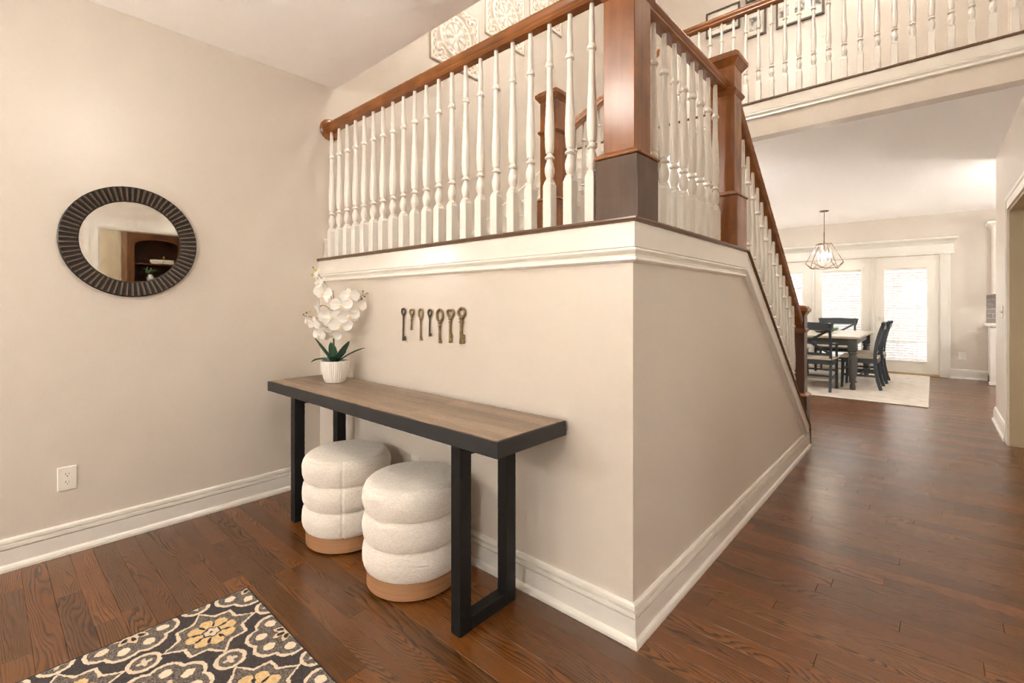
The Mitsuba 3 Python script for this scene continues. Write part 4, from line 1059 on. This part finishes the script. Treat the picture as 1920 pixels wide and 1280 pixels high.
def picture(label, x0, x1, z0, z1, photos):
    k = thing('picture_frame', label, 'picture')
    poly = Polygon([(x0, z0), (x1, z0), (x1, z1), (x0, z1)]); inner = poly.buffer(-.018, join_style=2)
    part(k, 'frame', extrude(poly.difference(inner), 1, 4.474, 4.498), 'picture_frame', label='thin dark frame')
    fk = part(k, 'mat_board', box(x0 + .016, x1 - .016, 4.488, 4.4975, z0 + .016, z1 - .016), 'picture_mat', label='white mat board')
    n_ = photos; W = (x1 - x0) / n_
    for i in range(n_):
        c = x0 + W * (i + .5); pw = min(.13, W * .62)
        part(fk, 'photo', box(c - pw / 2, c + pw / 2, 4.4865, 4.4885, (z0 + z1) / 2 - pw * .62, (z0 + z1) / 2 + pw * .62), 'photo')
    part(k, 'glazing', trimesh.Trimesh([(x0 + .017, 4.482, z0 + .017), (x1 - .017, 4.482, z0 + .017), (x1 - .017, 4.482, z1 - .017), (x0 + .017, 4.482, z1 - .017)], [[0, 1, 2], [0, 2, 3]], process=False), 'clear_glass') if False else None
picture('dark-framed double picture low at the left end of the upstairs hall', -1.32, -.925, 4.550, 4.86, 2)
picture('small dark-framed single picture in the middle of the upstairs hall', -.872, -.640, 4.372, 4.685, 1)
picture('wide dark-framed picture of three photos upstairs', -.535, -.070, 4.368, 4.72, 3)
picture('dark-framed picture hung above the single one upstairs', -.86, -.50, 4.80, 5.15, 1)

# ================================================================== SIDE ROOM (seen in the mirror)
ht = thing('hutch', 'brown arched built-in cabinet reflected in the round mirror', 'cabinet')
hx0, hx1, hy0, hy1 = 3.55, 4.0, -.11, .62
arch = Polygon([(hy0, 0), (hy1, 0), (hy1, 2.45), (hy0, 2.45)])
op = Polygon([(hy0 + .09, .95), (hy1 - .07, .95)] + [(((hy0 + hy1) / 2 + .01) + (hy1 - hy0 - .16) / 2 * math.cos(a), 2.13 + .10 * math.sin(a)) for a in np.linspace(0, math.pi, 13)])
part(ht, 'face_frame', extrude(arch.difference(op), 0, hx0, hx0 + .025), 'hutch')
part(ht, 'carcass', join(box(hx0 + .025, hx1 - .002, hy0, hy0 + .025, 0, 2.45), box(hx0 + .025, hx1 - .002, hy1 - .025, hy1, 0, 2.45), box(hx1 - .03, hx1 - .002, hy0, hy1, 0, 2.45), box(hx0 + .02, hx1 - .002, hy0, hy1, 2.42, 2.45)), 'hutch')
for zz in (.95, 1.32, 1.585, 1.865): part(ht, 'shelf', box(hx0 + .02, hx1 - .03, hy0 + .02, hy1 - .02, zz - .022, zz, .003), 'hutch')
part(ht, 'crown', box(hx0 - .03, hx1 - .002, hy0 - .03, hy1 + .03, 2.45, 2.52, .01), 'hutch')
for i, z in enumerate((1.866, 1.902)):
    single('storage_box', box(hx0 + .08, hx0 + .24, .20, .50, z, z + .034, .003), 'carton', ('flat cream box lower in the stack on the hutch shelf in the mirror', 'flat cream box on top of the stack in the mirror')[i], 'box')
single('gold_ornament', lathe([(0, 0), (.02, 0), (.022, .01), (.012, .03), (.016, .05), (.006, .075), (0, .08)], 20, (hx0 + .15, .38, 1.937)), 'gold', 'small gold ornament on the cream boxes in the mirror', 'ornament', 30)
vs = thing('vase_with_greenery', 'white vase with green sprigs on the hutch shelf in the mirror', 'vase')
part(vs, 'vase', lathe([(0, 0), (.035, 0), (.05, .03), (.05, .07), (.025, .10), (.028, .115), (.02, .112), (0, .10)], 24, (hx0 + .13, .20, 1.586)), 'ceramic', 35)
lv = []
for i in range(46):
    a = lrng.uniform(0, 6.28); rr_ = lrng.uniform(.0, .07)
    m = petal(.05, .022, .2); m.apply_transform(trimesh.transformations.rotation_matrix(-lrng.uniform(0, 1.0), (0, 1, 0))); m.apply_transform(trimesh.transformations.rotation_matrix(a, (0, 0, 1)))
    m.apply_translation((hx0 + .13 + rr_ * math.cos(a), .20 + rr_ * math.sin(a) * 1.2, 1.72 + lrng.uniform(-.01, .06))); lv.append(m)
part(vs, 'foliage', join(*lv), 'green', True, kind='stuff')
# window of the side room
k = 'window_3'; labels[k] = {'label': 'white-framed window of the side room at the mirror edge', 'category': 'window', 'kind': 'structure'}
wp = Polygon([(.64, .67), (1.98, .67), (1.98, 2.23), (.64, 2.23)]).difference(Polygon([(.72, .75), (1.9, .75), (1.9, 2.15), (.72, 2.15)]))
part(k, 'casing', extrude(wp, 0, 3.982, 4.0), 'trim')
part(k, 'sash', extrude(Polygon([(.72, .75), (1.9, .75), (1.9, 2.15), (.72, 2.15)]).difference(unary_union([Polygon([(.76, .79), (1.86, .79), (1.86, 1.43), (.76, 1.43)]), Polygon([(.76, 1.47), (1.86, 1.47), (1.86, 2.11), (.76, 2.11)])])), 0, 4.04, 4.07), 'door_white')
part(k, 'pane', trimesh.Trimesh([(4.055, .72, .75), (4.055, 1.9, .75), (4.055, 1.9, 2.15), (4.055, .72, 2.15)], [[0, 1, 2], [0, 2, 3]], process=False), 'pane')

# ================================================================== ENTRY DOOR BEHIND THE CAMERA
k = 'door_2'; labels[k] = {'label': 'white front door with glazed sidelights behind the camera', 'category': 'door', 'kind': 'structure'}
part(k, 'leaf', join(box(-.88, .08, YF - .08, YF - .03, .02, 2.06, .004)), 'door_white')
lp = Polygon([(-1.55, 0), (.75, 0), (.75, 2.25), (-1.55, 2.25)])
for a in ((-1.47, -.98, .25, 2.15), (.18, .67, .25, 2.15)): lp = lp.difference(Polygon([(a[0], a[2]), (a[1], a[2]), (a[1], a[3]), (a[0], a[3])]))
lp = lp.difference(Polygon([(-.89, 0), (.09, 0), (.09, 2.07), (-.89, 2.07)]))
part(k, 'frame', extrude(lp, 1, YF - .10, YF - .01), 'door_white')
for a, b in ((-1.47, -.98), (.18, .67)):
    part(k, 'pane', trimesh.Trimesh([(a, YF - .05, .25), (b, YF - .05, .25), (b, YF - .05, 2.15), (a, YF - .05, 2.15)], [[0, 1, 2], [0, 2, 3]], process=False), 'pane')

# ================================================================== LAMPS
def flush_lamp(label, x, y, z, r, rad, color=WARM, drop=.20):
    k = thing('ceiling_lamp', label, 'ceiling lamp')
    part(k, 'base', lathe([(0, z), (.075, z), (.075, z - .010), (.05, z - .026), (0, z - .026)], 32, (x, y, 0)), 'lamp_white', 30)
    part(k, 'stem', tube([(x, y, z - .02), (x, y, z - .03 - drop)], .008, 10), 'lamp_bronze', True)
    b = trimesh.creation.icosphere(3, r); b.apply_scale((1, 1, .82)); b.apply_translation((x, y, z - .024 - drop - r * .80))
    key = part(k, 'shade', b, 'lamp_white', True, label='glowing white glass globe')
    scene[key]['emitter'] = {'type': 'area', 'radiance': {'type': 'rgb', 'value': (rad * np.asarray(color)).tolist()}}
flush_lamp('white globe lamp hung from the ceiling above the entry rug', -.66, -1.05, ZC, .16, L_FOYER * .85, drop=.11)
flush_lamp('white globe lamp hung from the ceiling near the front door', .1, -3.3, ZC, .17, L_FOYER * 4.7, drop=.75)
flush_lamp('white globe lamp hung left of the front door', -1.6, -3.5, ZC, .15, L_FOYER * 3.5, drop=.8)
flush_lamp('white globe ceiling lamp high above the landing', -.9, 1.2, ZT, .22, L_STAIR * 2.2)
flush_lamp('white globe ceiling lamp in the upstairs hall', .3, 3.9, ZT, .16, L_HALL)
flush_lamp('white globe ceiling lamp in the side room', 2.7, -1.1, ZC, .16, L_ROOM)
for i, (x, y) in enumerate(((1.95, 6.1), (2.6, 7.7), (-1.7, 4.6), (-2.8, 7.6))):
    flush_lamp(('white globe ceiling lamp in the kitchen, nearer one', 'white globe ceiling lamp in the kitchen, farther one', 'white globe ceiling lamp left in the dining room, nearer one', 'white globe ceiling lamp left in the dining room, farther one')[i], x, y, ZC, .14, L_CAN * (.9, .9, 1.7, 1)[i], (1, .97, .93), .55)

# ------------------------------------------------------------------ groups of alike things
for _kind, _group in (('wall_key', 'old keys in a row on the wall'), ('ottoman', 'boucle ottomans under the console table'), ('dining_chair', 'chairs around the dining table'), ('newel_post', 'newel posts of the staircase'),
                      ('balustrade', 'spindled railings of the staircase'), ('tin_tile', 'embossed tin panels above the stairs'), ('picture_frame', 'framed pictures in the upstairs hall'), ('window_blind', 'blinds in the patio panels'),
                      ('wall_outlet', 'wall outlets'), ('ceiling_lamp', 'globe ceiling lamps'), ('staircase', 'stair flights'), ('storage_box', 'cream boxes on the hutch shelf')):
    for _k, _d in labels.items():
        if '__' not in _k and 'category' in _d and (_k == _kind or _k.rpartition('_')[0] == _kind and _k[-3:].isdigit()): _d['group'] = _group
